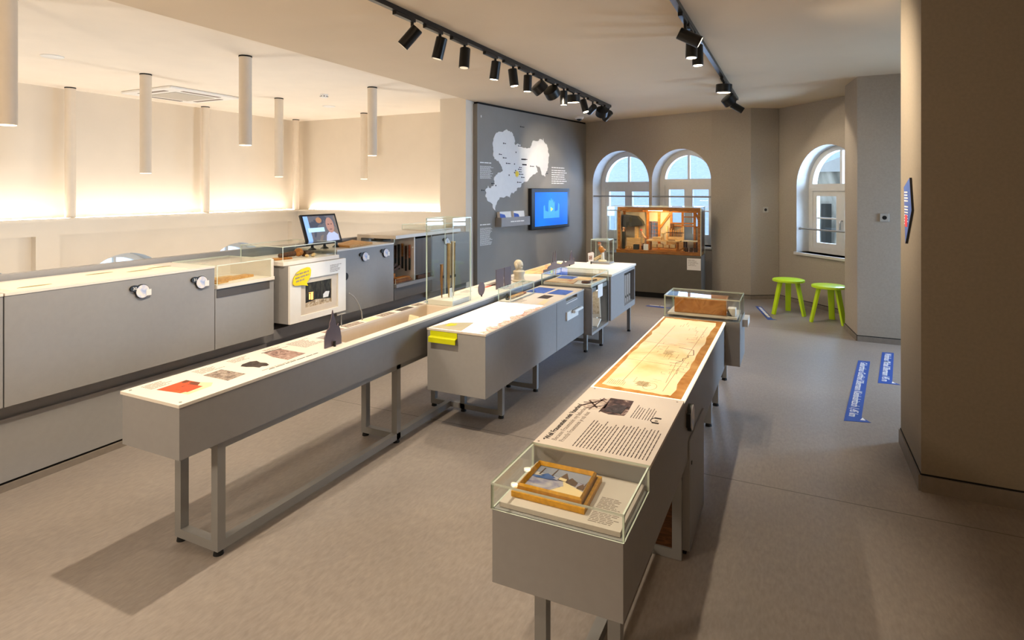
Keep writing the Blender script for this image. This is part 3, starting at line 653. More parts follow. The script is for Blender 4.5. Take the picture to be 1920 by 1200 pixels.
# tool showcase
t = thing('tool_showcase', (-3.95, 5.25, .47), 'glass fronted wall showcase with hanging tools and planks', 'showcase')
y0, y1 = 4.905, 5.60
MB().box(-4.185, y0, .47, CF, y1, .60).build('lower_front', 'lacquer_d', t)
MB().box(-4.185, y0, .60, CF+.03, y1, .635).build('shelf', 'lacquer', t)
MB().box(-4.185, y0, .635, -4.13, y1, 1.10).build('back_panel', 'top_grey', t); MB().box(-4.13, y1-.02, .635, CF, y1, 1.10).build('side_panel', 'lacquer_d', t)
MB().box(-4.185, y0, 1.10, CF+.02, 6.2, 1.135).build('top_slab', 'top', t, bevel=.001)
pane(MB(), -4.13, y0, 1.066, CF, y0+.008, 1.10).build('glass_pane', ['glass', 'edge'], t)
pane(MB(), CF+.012, y0, .635, CF+.020, y1, .69).build('glass_lip', ['glass', 'edge'], t)
MB().box(-4.13, 5.25, .635, CF+.005, 5.265, 1.10).build('tool_board', 'top', t)
M['dark_panel'] = mat('brown_grey_panel', '#5a514a', .35, var=.12, scale=6, stretch=(1,6,.3)); MB().box(CF-.02, 5.268, .66, CF, y1-.02, 1.075).build('dark_panel', 'dark_panel', t)
MB().box(-3.95, 5.235, .98, -3.71, 5.2495, .992).build('tool_rail', 'white', t); MB().box(-3.95, 5.238, .89, -3.78, 5.2495, .897).build('tool_rail', 'white', t)
for k in range(5):
    xx = -3.93+.047*k; z = .73 + .012*((k*7) % 3)
    b = thing('chisel', (xx, 5.235, z), ('leftmost', 'second', 'middle', 'fourth', 'rightmost')[k] + ' dark chisel hanging in the tool showcase', 'chisel', 'chisels in the showcase')
    MB().cyl((xx,5.228,z+.13),(xx,5.228,z+.27),.010,.014,10).build('handle', ('walnut','iron','oak','walnut','redwood')[k], b, smooth=True)
    MB().box(xx-.011, 5.226, z, xx+.011, 5.232, z+.13).build('blade', 'iron', b)
for k in range(4):
    ob = MB().bar((-3.90+.02*k, 4.99+.01*k, .726), (-3.88+.03*k, 5.03+.035*k, .86-.02*k), .016, .022); tag(ob.build('wooden_tool', 'walnut'), ('first', 'second', 'third', 'last')[k] + ' slanted dark wooden tool rising from the box in the showcase', 'tool', 'slanted tools in the showcase')
ob = MB().box(-3.93,4.94,.636,-3.80,5.06,.725); tag(ob.build('wooden_block', 'oak', bevel=.002), 'orange brown wooden block standing in the tool showcase', 'block')
for k in range(4):
    ob = MB(); ob.T = Matrix.Translation((-3.745+.004*k,4.94,.637+.014*k)) @ Matrix.Rotation(.03-.03*k,4,'Z'); ob.box(-.04,0,0,.04,.30-.03*k,.013)
    tag(ob.build('plank', ('redwood','oak','redwood','oak')[k]), ('bottom', 'second', 'third', 'top')[k] + ' reddish plank of the pile on the showcase shelf', 'plank', 'planks on the showcase shelf')
ob = MB(); ob.T = Matrix.Translation((-3.70,5.29,.637)); ob.prism([(-.0,0),(.026,0),(.026,.24),(0,.24)], (0,0,0), X_, Y_, .045); tag(ob.build('pipe_model', 'walnut', bevel=.006), 'dark carved wooden piece at the right end of the showcase shelf', 'carving')
ob = MB().box(-4.02,4.93,1.067,-3.86,5.06,1.085); ob.box(-4.0,4.95,1.085,-3.92,5.02,1.097); tag(ob.build('iron_clamp', 'iron', bevel=.003), 'small dark iron clamp behind glass beneath the showcase top', 'clamp')
t = thing('wall_cabinet', (-3.95, 6.0, .45), 'grey wall cabinet at the far end beside the cream pillar', 'cabinet')
MB().box(-4.185, 5.605, .45, CF, 6.45, 1.08).build('body', 'lacquer', t, bevel=.0015)
MB().box(-4.18, 5.61, .38, -3.74, 6.44, .45).build('plinth', 'lacquer_d', t)
badge((CF, 5.90, 1.0), X_, Y_, '', 'white audio badge on the far wall cabinet seen through the tall glass case')
t = thing('glass_case', (-3.95, 5.95, 1.136), 'flat glass case lying on the showcase top near the pillar', 'display case')
MB().box(-4.15, 5.65, 1.136, -3.75, 6.15, 1.146).build('case_floor', 'top', t); glass_case(t, -4.15, -3.75, 5.65, 6.15, 1.146, 1.20, .006)

# ------------------------------------------------------------------ left long table
LX0, LX1, LY0, LY1, LT = -2.612, -2.238, 1.555, 6.75, .735
t = thing('display_table', (-2.42, 4.1, 0), 'very long narrow grey display table in front of the wall cabinets', 'display table')
shell('body', LX0, LX1, LY0, LY1, .507, .722, 'lacquer', t)
mb = MB(); tx0, tx1, ty0, ty1 = -2.53, -2.300, 2.60, 3.76; e = .006
for b in ((LX0-e, LY0-e, LX1+e, ty0), (LX0-e, ty1, LX1+e, LY1), (LX0-e, ty0, tx0, ty1), (tx1, ty0, LX1+e, ty1)): mb.box(b[0], b[1], .722, b[2], b[3], LT)
mb.build('top_panel', 'top', t)
mb = MB(); mb.box(tx0-.01,ty0-.01,.60,tx1+.01,ty1+.01,.61); mb.box(tx0-.01,ty0-.01,.61,tx0,ty1+.01,.722); mb.box(tx1,ty0-.01,.61,tx1+.01,ty1+.01,.722); mb.box(tx0,ty0-.01,.61,tx1,ty0,.722); mb.box(tx0,ty1,.61,tx1,ty1+.01,.722); mb.build('tray', 'tray', t)
for ya in (1.77, 3.05, 5.3):
    for xa in (-2.53, -2.285):
        MB().box(xa-.02, ya-.02, .022, xa+.02, ya+.02, .507).build('leg', 'steel', t)
        MB().cyl((xa, ya, 0), (xa, ya, .022), .022, .018, 14).build('foot', 'rubber', t)
    MB().box(-2.51, ya-.02, .022, -2.305, ya+.02, .062).build('cross_rail', 'steel', t)
    MB().box(-2.51, ya-.02, .467, -2.305, ya+.02, .507).build('cross_rail', 'steel', t)
MB().box(-2.305, 1.79, .022, -2.265, 3.68, .062).build('floor_rail', 'steel', t)
MB().box(-2.305, 1.79, .467, -2.265, 6.6, .507).build('upper_rail', 'steel', t); MB().box(-2.55, 1.79, .467, -2.51, 6.6, .507).build('upper_rail', 'steel', t)
def pic(pts, z, m, par, th=.0008, nm='printed_picture'): return MB().prism(pts, (0,0,z), X_, Y_, th).build(nm, m, par)
M['p_orange'] = art('orange_print', ['#e0612e', '#c9502a', '#6e3a26', '#d56a3a'], 6, .5, 0, (1.5,.7,1), .5)
M['p_beige'] = mat('beige_print', '#e3c9a2', .5, var=.03); M['p_red'] = mat('red_orange_print', '#d24a26', .5, var=.1)
M['p_grey'] = art('grey_brown_engraving', ['#5d5049', '#8b7d72', '#a89b8f', '#74675e'], 45, .5)
M['p_dark'] = art('dark_engraving', ['#2b2422', '#443a37', '#6b5f5a'], 50, .5)
M['p_mauve'] = art('mauve_engraving', ['#6e5650', '#94786f', '#b49c92', '#83625d'], 38, .5)
pic([(-2.493,1.628),(-2.50,1.77),(-2.41,1.775),(-2.35,1.70),(-2.36,1.645)], LT, 'p_orange', t)
pic([(-2.41,1.70),(-2.425,1.775),(-2.36,1.80),(-2.325,1.765),(-2.318,1.65),(-2.36,1.645)], LT-.0004, 'p_beige', t); pic([(-2.42,1.665),(-2.43,1.735),(-2.355,1.745),(-2.345,1.665)], LT+.0006, 'p_red', t)
pic([(-2.491,1.849),(-2.494,1.948),(-2.332,1.952),(-2.321,1.846)], LT, 'p_grey', t)
pic([(-2.454,2.024),(-2.475,2.05),(-2.478,2.10),(-2.46,2.125),(-2.42,2.112),(-2.385,2.12),(-2.35,2.105),(-2.343,2.085),(-2.36,2.07),(-2.355,2.05),(-2.39,2.045),(-2.42,2.03)], LT, 'p_dark', t)
pic([(-2.545,2.243),(-2.52,2.34),(-2.34,2.335),(-2.33,2.205),(-2.44,2.21)], LT, 'p_mauve', t); pic([(-2.555,2.235),(-2.53,2.345),(-2.523,2.345),(-2.548,2.235)], LT, 'ink', t)
for yy, nn in ((1.62,6),(1.86,6),(2.05,5),(2.27,5)): lines('small_print', (-2.585, yy, LT), Y_, -X_, .13, .013, nn, 'ink_soft', t, .28, .5)
lines('small_print', (-2.285, 2.05, LT), Y_, -X_, .34, .018, 1, 'ink', t, .35, .05); lines('small_print', (-2.30, 2.02, LT), Y_, -X_, .22, .013, 1, 'ink_soft', t, .35, .05)
lines('small_print', (-2.57, 2.42, LT), Y_, -X_, .17, .013, 12, 'ink_soft', t, .25, .4)
for yy, l, mm in ((2.72,.14,'p_mauve'),(2.89,.16,'p_grey'),(3.08,.12,'p_beige'),(3.24,.15,'p_grey'),(3.45,.16,'p_dark'),(3.65,.10,'p_grey')):
    pic([(-2.602,yy),(-2.602,yy+l),(-2.538,yy+l),(-2.538,yy)], LT, mm, t)
M['p_blue'] = art('blue_print', ['#2c3f6d', '#3d5a94', '#4a6aa8', '#30466f'], 12, .5, 0, (1,1,1), .6, 'LINEAR')
pic([(-2.59,3.80),(-2.59,4.02),(-2.545,4.02),(-2.545,3.80)], LT, 'p_blue', t)
pic([(-2.50,4.60),(-2.50,4.90),(-2.47,4.88),(-2.47,4.62)], LT, 'p_red', t); pic([(-2.55,4.72),(-2.55,5.12),(-2.44,5.12),(-2.44,4.72)], LT, 'ink_soft', t)
M['p_flame'] = art('orange_landscape_print', ['#d2572a', '#ef9a5c', '#f6cf8f', '#e2752f'], 7, .5, .1, (1,.6,1), .7, 'LINEAR')
pic([(-2.60,5.56),(-2.60,6.60),(-2.42,6.60),(-2.36,5.62),(-2.48,5.56)], LT, 'p_flame', t)
for yy in (4.3, 4.55, 4.85, 5.2): lines('small_print', (-2.56, yy, LT), Y_, -X_, .16, .014, 6, 'ink_soft', t, .25, .4)
for x, y in ((-2.59,1.575),(-2.26,1.575)): MB().cyl((x,y,LT),(x,y,LT+.0015),.006).build('screw', 'steel', t)
# things standing on it
t = thing('church_silhouette', (-2.31, 2.507, LT), 'dark violet church silhouette standing on the near part of the left table', 'silhouette')
cath = [(2.442,.738),(2.442,.796),(2.452,.815),(2.46,.832),(2.468,.841),(2.472,.833),(2.479,.85),(2.481,.871),(2.491,.884),(2.496,.905),(2.504,.937),(2.514,.902),(2.524,.881),(2.53,.854),(2.541,.84),(2.549,.854),(2.557,.833),(2.565,.813),(2.572,.777),(2.573,.738)]
MB().prism(cath, (-2.312,0,0), Y_, Z_, .006).build('plate', 'mauve', t)
MB().cyl((-2.297,2.508,LT),(-2.297,2.508,LT+.03),.007,n=12).build('holder', 'black', t, smooth=True)
ob = MB().tube([(-2.60,3.10,.735),(-2.60,3.095,.79),(-2.605,3.07,.85),(-2.61,3.03,.90),(-2.615,2.99,.93)], .004, 6); tag(ob.build('curved_rod', 'steel', smooth=True), 'thin curved metal rod rising behind the church silhouette', 'rod')
t = thing('wire_stand', (-2.60, 2.90, LT), 'short wire stand with a flat crossbar behind the church silhouette', 'stand')
MB().tube([(-2.60,2.90,LT),(-2.60,2.90,LT+.075)], .003, 6).build('post', 'steel', t); MB().box(-2.605,2.865,LT+.075,-2.59,2.935,LT+.08).build('crossbar', 'steel', t)
ob = MB(); ob.prism([(0,0),(.17,0),(.13,.085),(.035,.122)], (-2.44,3.36,.61), Vector((.25,.97,0)).normalized(), Z_, .10); tag(ob.build('sandstone_piece', 'sandstone', bevel=.004), 'pale sandstone wedge lying in the sunken tray of the left table', 'stone')
# tall glass case with organ pipes
t = thing('glass_case', (-2.415, 3.89, LT), 'tall narrow glass case with organ pipes on the left table', 'display case')
MB().box(-2.525,3.765,LT,-2.305,4.02,LT+.035).build('base_plate', 'top', t, bevel=.001)
glass_case(t, -2.535, -2.295, 3.755, 4.03, LT, 1.385, .007)
def pipe(x, y, r, z1, m, lb, foot=.14):
    b = thing('organ_pipe', (x,y,LT+.035), lb, 'organ pipe', 'organ pipes in the tall glass case')
    z0 = LT+.035
    MB().lathe([(.004,0),(r,foot),(r,foot+.004)], (x,y,z0), 18).build('pipe_foot', m, b, smooth=True)
    MB().lathe([(r*1.02,foot+.004),(r*1.02,z1-z0-.01),(r*1.12,z1-z0-.008),(r*1.1,z1-z0)], (x,y,z0), 18).build('pipe_body', m, b, smooth=True)
    mb = MB(); mb.prism([(-r*.6,0),(r*.6,0),(r*.6,.02),(-r*.6,.02)], (x+r*.99, y, z0+foot+.012), Y_, Z_, .002); mb.build('pipe_mouth', 'ink', b)
pipe(-2.46, 3.86, .013, 1.03, 'copper', 'short dark copper organ pipe in the tall glass case')
pipe(-2.42, 3.90, .0165, 1.19, 'brass', 'tall front organ pipe in the tall glass case')
pipe(-2.42, 3.965, .0165, 1.20, 'brass', 'tall rear organ pipe in the tall glass case')
ob = MB().box(-2.40,3.875,LT+.036,-2.395,3.905,LT+.11); tag(ob.build('name_card', 'paper'), 'small upright white card between the organ pipes', 'card')
t = thing('disc_silhouette', (-2.30,4.208,LT), 'oval dark violet disc on a short foot on the left table', 'silhouette')
MB().prism([(.055*math.cos(a*PI/16), .055*math.sin(a*PI/16)) for a in range(32)], (-2.303,4.208,LT+.064), Y_, Z_, .005).build('plate', 'mauve', t); MB().cyl((-2.300,4.208,LT),(-2.300,4.208,LT+.018),.006).build('holder', 'black', t)
for k, (a, b) in enumerate(((4.524,4.668),(4.684,4.819))):
    t = thing('plate_silhouette', (-2.33,(a+b)/2,LT), ('left' if k == 0 else 'right') + ' upright dark violet rectangular plate before the plaster bust', 'silhouette', 'rectangular plates on the left table')
    MB().box(-2.333,a,LT+.006,-2.327,b,.912).build('plate', 'mauve', t); MB().cyl((-2.33,(a+b)/2,LT),(-2.33,(a+b)/2,LT+.02),.008).build('holder', 'black', t)
# plaster bust
t = thing('plaster_bust', (-2.36,5.06,LT), 'pale plaster bust of a person standing on the left table', 'bust')
mb = MB(); mb.lathe([(.062,0),(.064,.012),(.052,.022),(.046,.06),(.058,.085),(.056,.10),(.03,.115),(.024,.125),(.024,.14)], (-2.36,5.06,LT), 22); mb.build('torso', 'stone', t, smooth=True)
mb = MB(); mb.ball((-2.36,5.06,LT+.158),(.04,.038,.046),0,18); mb.ball((-2.322,5.05,LT+.152),(.010,.008,.012),0,10); mb.ball((-2.33,5.05,LT+.13),(.014,.016,.008),0,10); mb.build('head', 'stone', t, smooth=True)
mb = MB(); mb.ball((-2.368,5.062,LT+.165),(.043,.043,.042),0,16); mb.ball((-2.37,5.022,LT+.148),(.016,.012,.026),0,10); mb.ball((-2.37,5.102,LT+.148),(.016,.012,.026),0,10); mb.build('hair', 'stone', t, smooth=True)
# skyline silhouette
t = thing('town_silhouette', (-2.33,6.06,LT), 'violet town skyline silhouette with thin towers at the far end of the left table', 'silhouette')
sky = [(5.589,.738),(5.594,.78),(5.692,.777),(5.725,.802),(5.804,.81),(5.798,.832),(5.849,.83),(5.858,.93),(5.863,.94),(5.868,.93),(5.878,.827),(5.919,.827),(5.926,.93),(5.931,.947),(5.938,.93),(5.952,.845),(5.961,.809),(6.1,.785),(6.163,.80),(6.182,.825),(6.201,.801),(6.239,.785),(6.304,.796),(6.376,.795),(6.403,.88),(6.43,.905),(6.457,.865),(6.478,.789),(6.508,.79),(6.512,.81),(6.53,.81),(6.53,.738)]
MB().prism(sky, (-2.333,0,0), Y_, Z_, .006).build('plate', 'mauve', t)
for yy in (5.75, 6.35): MB().cyl((-2.322,yy,LT),(-2.322,yy,LT+.015),.006).build('holder', 'black', t)

# ------------------------------------------------------------------ middle table
MX0, MX1, MY0, MY1, MT = -2.195, -1.758, 3.267, 5.19, .69
t = thing('display_table', (-1.97, 4.2, 0), 'deep grey display table with a bright backlit map top in the middle', 'display table')
MB().box(MX0, MY0, .28, MX1, 4.497, MT-.012).build('body', 'lacquer', t, bevel=.0015)
MB().box(MX0, MY0-.004, MT-.012, MX1+.004, 5.185, MT).build('top_panel', 'top_grey', t)
pic([(-2.185,MY0+.005),(-1.768,MY0+.005),(-1.785,4.28),(-2.185,4.275)], MT, 'glow', t, .001, 'backlit_map')
K = [(-1.765,MY0+.005),(-1.765,4.28)]; ed = [(-1.83+random.uniform(-.02,.035)*(1 if i < 26 else 2), MY0+.02+i*(4.24-MY0)/28) for i in range(29)]
pic(K + ed[::-1], MT+.001, 'glow_edge', t, .0005, 'backlit_hills')
M['patch'] = mat('grey_green_print', '#b3ab93', .5, var=.05); pic([(-2.19,3.275),(-2.13,3.46),(-1.985,3.53),(-1.94,3.275)], MT+.0012, 'patch', t, .0005)
pic([(-2.118,3.36),(-2.12,3.43),(-2.07,3.445),(-2.055,3.40),(-2.085,3.36)], MT+.0018, 'olive', t, .0005, 'printed_logo')
M['p_sky'] = art('blue_town_print', ['#23335c', '#3f5fae', '#4d6fc4', '#2b2f48'], 9, .5, 0, (1,1,1), .6, 'LINEAR')
pic([(-2.185,4.80),(-2.165,5.09),(-1.99,5.07),(-1.995,4.80)], MT, 'p_sky', t); pic([(-1.965,4.80),(-1.955,5.05),(-1.80,5.03),(-1.795,4.80)], MT, 'p_sky', t); pic([(-1.965,4.57),(-1.965,4.73),(-1.87,4.72),(-1.87,4.57)], MT, 'p_dark', t)
pic([(-1.86,4.33),(-1.88,4.55),(-1.84,4.56),(-1.80,4.33)], MT, 'p_beige', t); lines('small_print', (-2.1, 4.33, MT), Y_, -X_, .18, .016, 7, 'ink_soft', t, .3, .4)
# drawer unit part of the body
mb = MB(); mb.box(MX0, 4.503, .28, MX1, 5.185, .645); mb.box(MX0, 4.503, .645, MX1, 4.72, MT-.012); mb.box(MX0, 5.0, .645, MX1, 5.185, MT-.012); mb.box(MX0, 4.72, .645, -1.95, 5.0, MT-.012); mb.build('drawer_unit', 'lacquer', t)
MB().box(-1.945,4.725,.645,MX1-.002,4.995,.648).build('slot_floor', 'top', t); MB().box(MX1,4.72,.628,MX1+.004,5.0,.634).build('slot_line', 'white', t)
dr = MB().box(MX1,4.71,.487,MX1+.014,4.995,.56).build('pull_out', 'white', t); MB().cyl((MX1+.035,4.82,.548),(MX1+.035,5.03,.548),.014,n=14).build('roller', 'white', dr, smooth=True); MB().box(MX1+.014,4.83,.536,MX1+.03,5.02,.56).build('roller_mount', 'steel', dr)
for nm, x, y in (('leg',-2.417,3.69),('leg',-2.165,3.69),('leg',-1.86,3.69),('leg',-1.86,4.30),('leg',-1.866,5.56),('leg',-2.1,4.30)):
    MB().box(x-.018,y-.018,.022,x+.018,y+.018,.29 if x > -2.2 else .50).build(nm, 'steel', t); MB().cyl((x,y,0),(x,y,.022),.02,.017,12).build('foot', 'rubber', t)
MB().box(-2.40,3.672,.022,-1.878,3.708,.058).build('cross_rail', 'steel', t); MB().box(-2.082,4.282,.022,-1.878,4.318,.058).build('cross_rail', 'steel', t)
# yellow-green reading grip on the front edge
t = thing('pull_grip', (-2.08,MY0-.03,.63), 'yellow green angled grip at the front of the middle table', 'grip')
mb = MB(); mb.prism([(-.004,.645),(-.03,.638),(-.03,.606),(-.022,.606),(-.022,.632),(-.004,.637)], (-2.168,MY0-.001,0), Y_, Z_, .205)
mb.build('profile', 'olive', t)
MB().box(-2.168,MY0-.006,.645,-1.963,MY0-.0005,.676).build('mounting_plate', 'olive', t)
# small glass case
t = thing('glass_case', (-2.15,4.52,MT), 'small low glass case with tools on the middle table', 'display case')
MB().box(-2.19,4.30,MT,-2.085,4.77,MT+.006).build('base_plate', 'top', t); glass_case(t, -2.193, -2.08, 4.295, 4.775, MT, .79, .006)
ob = MB().cyl((-2.13,4.38,.712),(-2.12,4.62,.712),.012,.009,12); tag(ob.build('wooden_rod', 'oak_pale', smooth=True), 'pale wooden rod in the small low glass case', 'rod')
ob = MB().box(-2.16,4.50,.697,-2.12,4.70,.712); tag(ob.build('brown_tool', 'redwood', bevel=.004), 'reddish brown tool in the small low glass case', 'tool')
ob = MB().lathe([(.012,0),(.018,.008),(.008,.02),(.012,.04),(.006,.05)], (-2.14,4.36,.697), 14); tag(ob.build('iron_weight', 'iron', smooth=True), 'little dark iron weight in the small low glass case', 'weight')
# niche cabinet with glass case on top and open book below
NX0, NX1, NY0, NY1 = -2.19, -1.683, 5.20, 5.73
t = thing('niche_cabinet', (-1.94,5.46,.26), 'grey cabinet with an open glazed niche and a glass case on top', 'cabinet')
mb = MB(); th = .02
mb.box(NX0,NY0,.262,NX1,NY0+.012,.695); mb.box(NX0,NY1-.012,.262,NX1,NY1,.695); mb.box(NX0,NY0+.012,.262,NX1,NY1-.012,.285); mb.box(NX0,NY0+.012,.65,NX1-.012,NY1-.012,.695); mb.box(NX0,NY0+.012,.285,NX0+.22,NY1-.012,.65)
mb.build('body', 'lacquer', t)
pane(MB(), NX1-.008, NY0+.012, .28, NX1, NY1-.012, .695).build('glass_front', ['glass', 'edge'], t)
glass_case(t, NX0, NX1, NY0, NY1, .695, .795, .007)
MB().box(NX0+.015,NY0+.015,.70,NX1-.015,NY1-.015,.722).build('case_floor', 'top', t)
M['p_oldmap'] = art('red_bordered_print', ['#b5482f', '#d9b48c', '#cdb28a', '#e4cfa8'], 7, .5, 0, (1,1,1), .6, 'LINEAR')
lab = MB().box(NX1,5.37,.58,NX1+.004,5.52,.70).build('white_label', 'cardboard', t)
ob = MB(); ob.prism([(-2.165,5.23),(-1.875,5.225),(-1.90,5.44),(-2.15,5.45)], (0,0,.722), X_, Y_, .008); tag(ob.build('old_print', 'p_oldmap'), 'old print with a red border under glass on the niche cabinet', 'print')
ob = MB(); ob.prism([(-1.86,5.22),(-1.70,5.22),(-1.70,5.45),(-1.86,5.45)], (0,0,.722), X_, Y_, .003); tag(ob.build('paper_sheet', 'paper'), 'white paper sheet under the small wooden violin piece', 'paper')
ob = MB(); ob.prism([(-2.15,5.47),(-1.98,5.47),(-1.98,5.69),(-2.15,5.69)], (0,0,.722), X_, Y_, .003); tag(ob.build('blue_print', 'p_sky'), 'blue picture sheet at the far left under glass on the niche cabinet', 'print')
ob = MB(); ob.prism([(-1.96,5.47),(-1.72,5.47),(-1.72,5.69),(-1.96,5.69)], (0,0,.722), X_, Y_, .003); M['p_tan'] = art('tan_manuscript', ['#c49a6c', '#d8b68c', '#e4caa6'], 8, .6, 0, (1,1,1), .5, 'LINEAR'); tag(ob.build('manuscript', 'p_tan'), 'tan manuscript sheet at the far right under glass on the niche cabinet', 'manuscript')
t = thing('wooden_paddle', (-1.77,5.33,.728), 'small round wooden paddle with handle lying under glass on the niche cabinet', 'paddle')
MB().lathe([(.04,0),(.045,.006),(.04,.018),(.03,.02)], (-1.775,5.30,.726), 18).build('head', 'walnut', t, smooth=True); MB().bar((-1.765,5.33,.738),(-1.725,5.47,.738),.014,.01).build('handle', 'walnut', t)
t = thing('open_book', (-1.80,5.32,.287), 'white open book propped up in the glazed niche below', 'book')
uu_ = Vector((-.12,.22,.97)).normalized(); rr_ = Vector((1,.05,0)).normalized(); rr_ = (rr_ - uu_*rr_.dot(uu_)).normalized()
MB().prism([(0,0),(.105,0),(.105,.27),(0,.27)], Vector((-1.80,5.50,.36)), rr_, uu_, -.014).build('page_block', 'paper', t)
M['page_print'] = art('pale_engraving', ['#b4a48c', '#d8cbb5', '#e8dfce', '#cbbda4'], 30, .6)
MB().prism([(.012,.03),(.093,.03),(.093,.25),(.012,.25)], Vector((-1.80,5.50,.36)) , rr_, uu_, .0012).build('engraving', 'page_print', t)
MB().prism([(0,0),(.125,0),(.125,.13),(0,.13)], Vector((-1.81,5.37,.30)), X_, Vector((0,.92,.39)).normalized(), .014).build('lower_page', 'paper', t)
MB().prism([(5.40,.286),(5.56,.286),(5.56,.60),(5.51,.36)], (-1.79,0,0), Y_, Z_, .05).build('book_rest', 'white', t)
MB().box(-1.80,5.40,.643,-1.70,5.44,.6495).build('niche_fill', 'lens', [o for o in bpy.data.objects if o.name.startswith('niche_cabinet')][0])  # glowing strip added to brighten the book in the niche
# end cabinet with folders
t = thing('end_cabinet', (-1.93,6.33,.31), 'grey end cabinet with white top and a niche of folders', 'cabinet')
mb = MB(); mb.box(-2.19,5.74,.29,-1.66,6.25,.735); mb.box(-2.19,6.25,.29,-1.66,6.72,.35); mb.box(-2.19,6.25,.70,-1.66,6.72,.735); mb.box(-2.19,6.70,.35,-1.66,6.72,.70); mb.box(-2.19,6.25,.35,-1.95,6.70,.70)
mb.build('body', 'lacquer', t); MB().box(-2.20,5.735,.735,-1.65,6.73,.757).build('top_panel', 'top', t, bevel=.001)
for x, y in ((-1.80,5.86),(-1.70,6.6),(-2.1,6.6)):
    MB().box(x-.018,y-.018,.02,x+.018,y+.018,.29).build('leg', 'steel', t); MB().cyl((x,y,0),(x,y,.02),.02,.017,12).build('foot', 'rubber', t)
MB().box(-2.1,5.85,.02,-1.80,5.88,.055).build('cross_rail', 'steel', t)
for k in range(4):
    y = 6.30+.085*k; b = thing('folder', (-1.78,y+.03,.351), ('nearest', 'second', 'third', 'farthest')[k] + ' grey brown folder standing in the end cabinet niche', 'folder', 'folders in the end cabinet')
    M.setdefault('folder', mat('grey_brown_board', '#8d8379', .6, var=.05)); MB().box(-1.90,y,.351,-1.69,y+.07,.66).build('cover', 'folder', b, bevel=.003); MB().cyl((-1.69,y+.035,.42),(-1.686,y+.035,.42),.014,n=14).build('finger_hole', 'iron', b)
# red-white card figure and glass case with carved figure
t = thing('card_sign', (-2.15,6.9,.757), 'small upright red and white card stand by the carved figure', 'sign')
M['red_card'] = mat('crimson_card', '#c8263c', .5, var=.05)
ORG[t.name] = Vector((-2.10,6.45,.757)); t.location = (-2.10,6.45,.757)
MB().prism([(-.03,.03),(.03,.035),(.035,.125),(.02,.14),(-.035,.125)], (-2.10,6.45,.757), Vector((.95,.3,0)).normalized(), Z_, .012, 0, 1).build('card', ['paper', 'red_card'], t); MB().cyl((-2.10,6.457,.757),(-2.10,6.457,.79),.007).build('holder', 'black', t)
MB().prism([(-.02,.05),(.018,.052),(.018,.10),(-.02,.095)], (-2.10,6.4368,.757), Vector((.95,.3,0)).normalized(), Z_, -.0008).build('printed_picture', 'p_mauve', t)
t = thing('glass_case', (-2.03,6.6,.757), 'upright glass case with a carved figure at the far end', 'display case')
MB().box(-2.125,6.50,.757,-1.90,6.70,.775).build('base_plate', 'lacquer', t); glass_case(t, -2.12, -1.905, 6.505, 6.695, .775, 1.03, .006)
t = thing('carved_figure', (-2.02,6.6,.776), 'small carved figure of a bellows worker bending in the upright glass case', 'figurine')
mb = MB()
mb.tube([(-2.0,6.6,.80),(-2.005,6.6,.85),(-2.01,6.6,.89),(-2.03,6.6,.935),(-2.04,6.6,.955)], [.012,.014,.022,.026,.012], 10); mb.tube([(-2.035,6.61,.93),(-2.0,6.61,.915),(-1.975,6.605,.91)], .009, 8); mb.ball((-2.045,6.6,.975),(.02,.018,.022)); mb.build('body', 'skin', t, smooth=True)
mb = MB(); mb.tube([(-2.008,6.6,.88),(-2.03,6.6,.93),(-2.04,6.6,.95)], [.027,.03,.016], 10); mb.tube([(-2.03,6.61,.935),(-2.0,6.612,.917)], .012, 8); mb.build('jacket', 'oak', t, smooth=True)
mb = MB(); mb.tube([(-1.995,6.59,.795),(-2.005,6.595,.88)], [.013,.016], 8); mb.tube([(-2.02,6.61,.795),(-2.008,6.605,.88)], [.013,.016], 8); mb.build('trousers', 'cardboard', t, smooth=True)
MB().ball((-2.047,6.6,.988),(.021,.02,.014)).build('cap', 'redwood', t, smooth=True); MB().lathe([(.05,0),(.05,.012),(.04,.018)], (-2.01,6.6,.776), 16).build('base', 'sandstone', t)
ob = MB().bar((-2.09,6.54,.80),(-2.02,6.62,.845),.012,.03); tag(ob.build('bellows_board', 'spruce'), 'slanted pale wooden board beside the carved figure', 'board')

# ------------------------------------------------------------------ right table
RX0, RX1, RY0, RT = -.823, -.42, 1.572, .72
t = thing('display_table', (-.62, 2.9, 0), 'long grey display table with text panel and glowing organ plan at the right', 'display table')
mb = MB(); mb.prism([(RY0,.418),(4.155,.418),(4.155,.708),(1.886,.708),(1.886,.640),(RY0,.640)], (RX0,0,0), Y_, Z_, RX1-RX0); mb.build('body', 'lacquer', t, bevel=.0015)
MB().box(RX0-.002, 1.885, .708, RX1+.004, 2.525, RT).build('text_panel', 'top_grey', t)
MB().box(RX0-.002, 2.528, .708, RX1+.004, 4.155, RT).build('light_panel', mat('light_panel_edge', '#fff0d0', .4, var=0, emit=1.0), t)
pic([(-.815,2.535),(-.43,2.535),(-.43,4.15),(-.815,4.15)], RT, 'plan_border', t, .0008, 'plan_border')
ed = []
def wob(a, b, n, amp): return [(a[0]+(b[0]-a[0])*i/n + random.uniform(-amp, amp), a[1]+(b[1]-a[1])*i/n + random.uniform(-amp, amp)) for i in range(n)]
c4 = [(-.79,2.58),(-.475,2.56),(-.465,4.09),(-.795,4.11)]
for i in range(4): ed += wob(c4[i], c4[(i+1)%4], 18, .007)
pic(ed, RT+.0009, 'plan_paper', t, .0006, 'plan_sheet')
ink = MB(); inkd = MB(); zz = RT+.0016
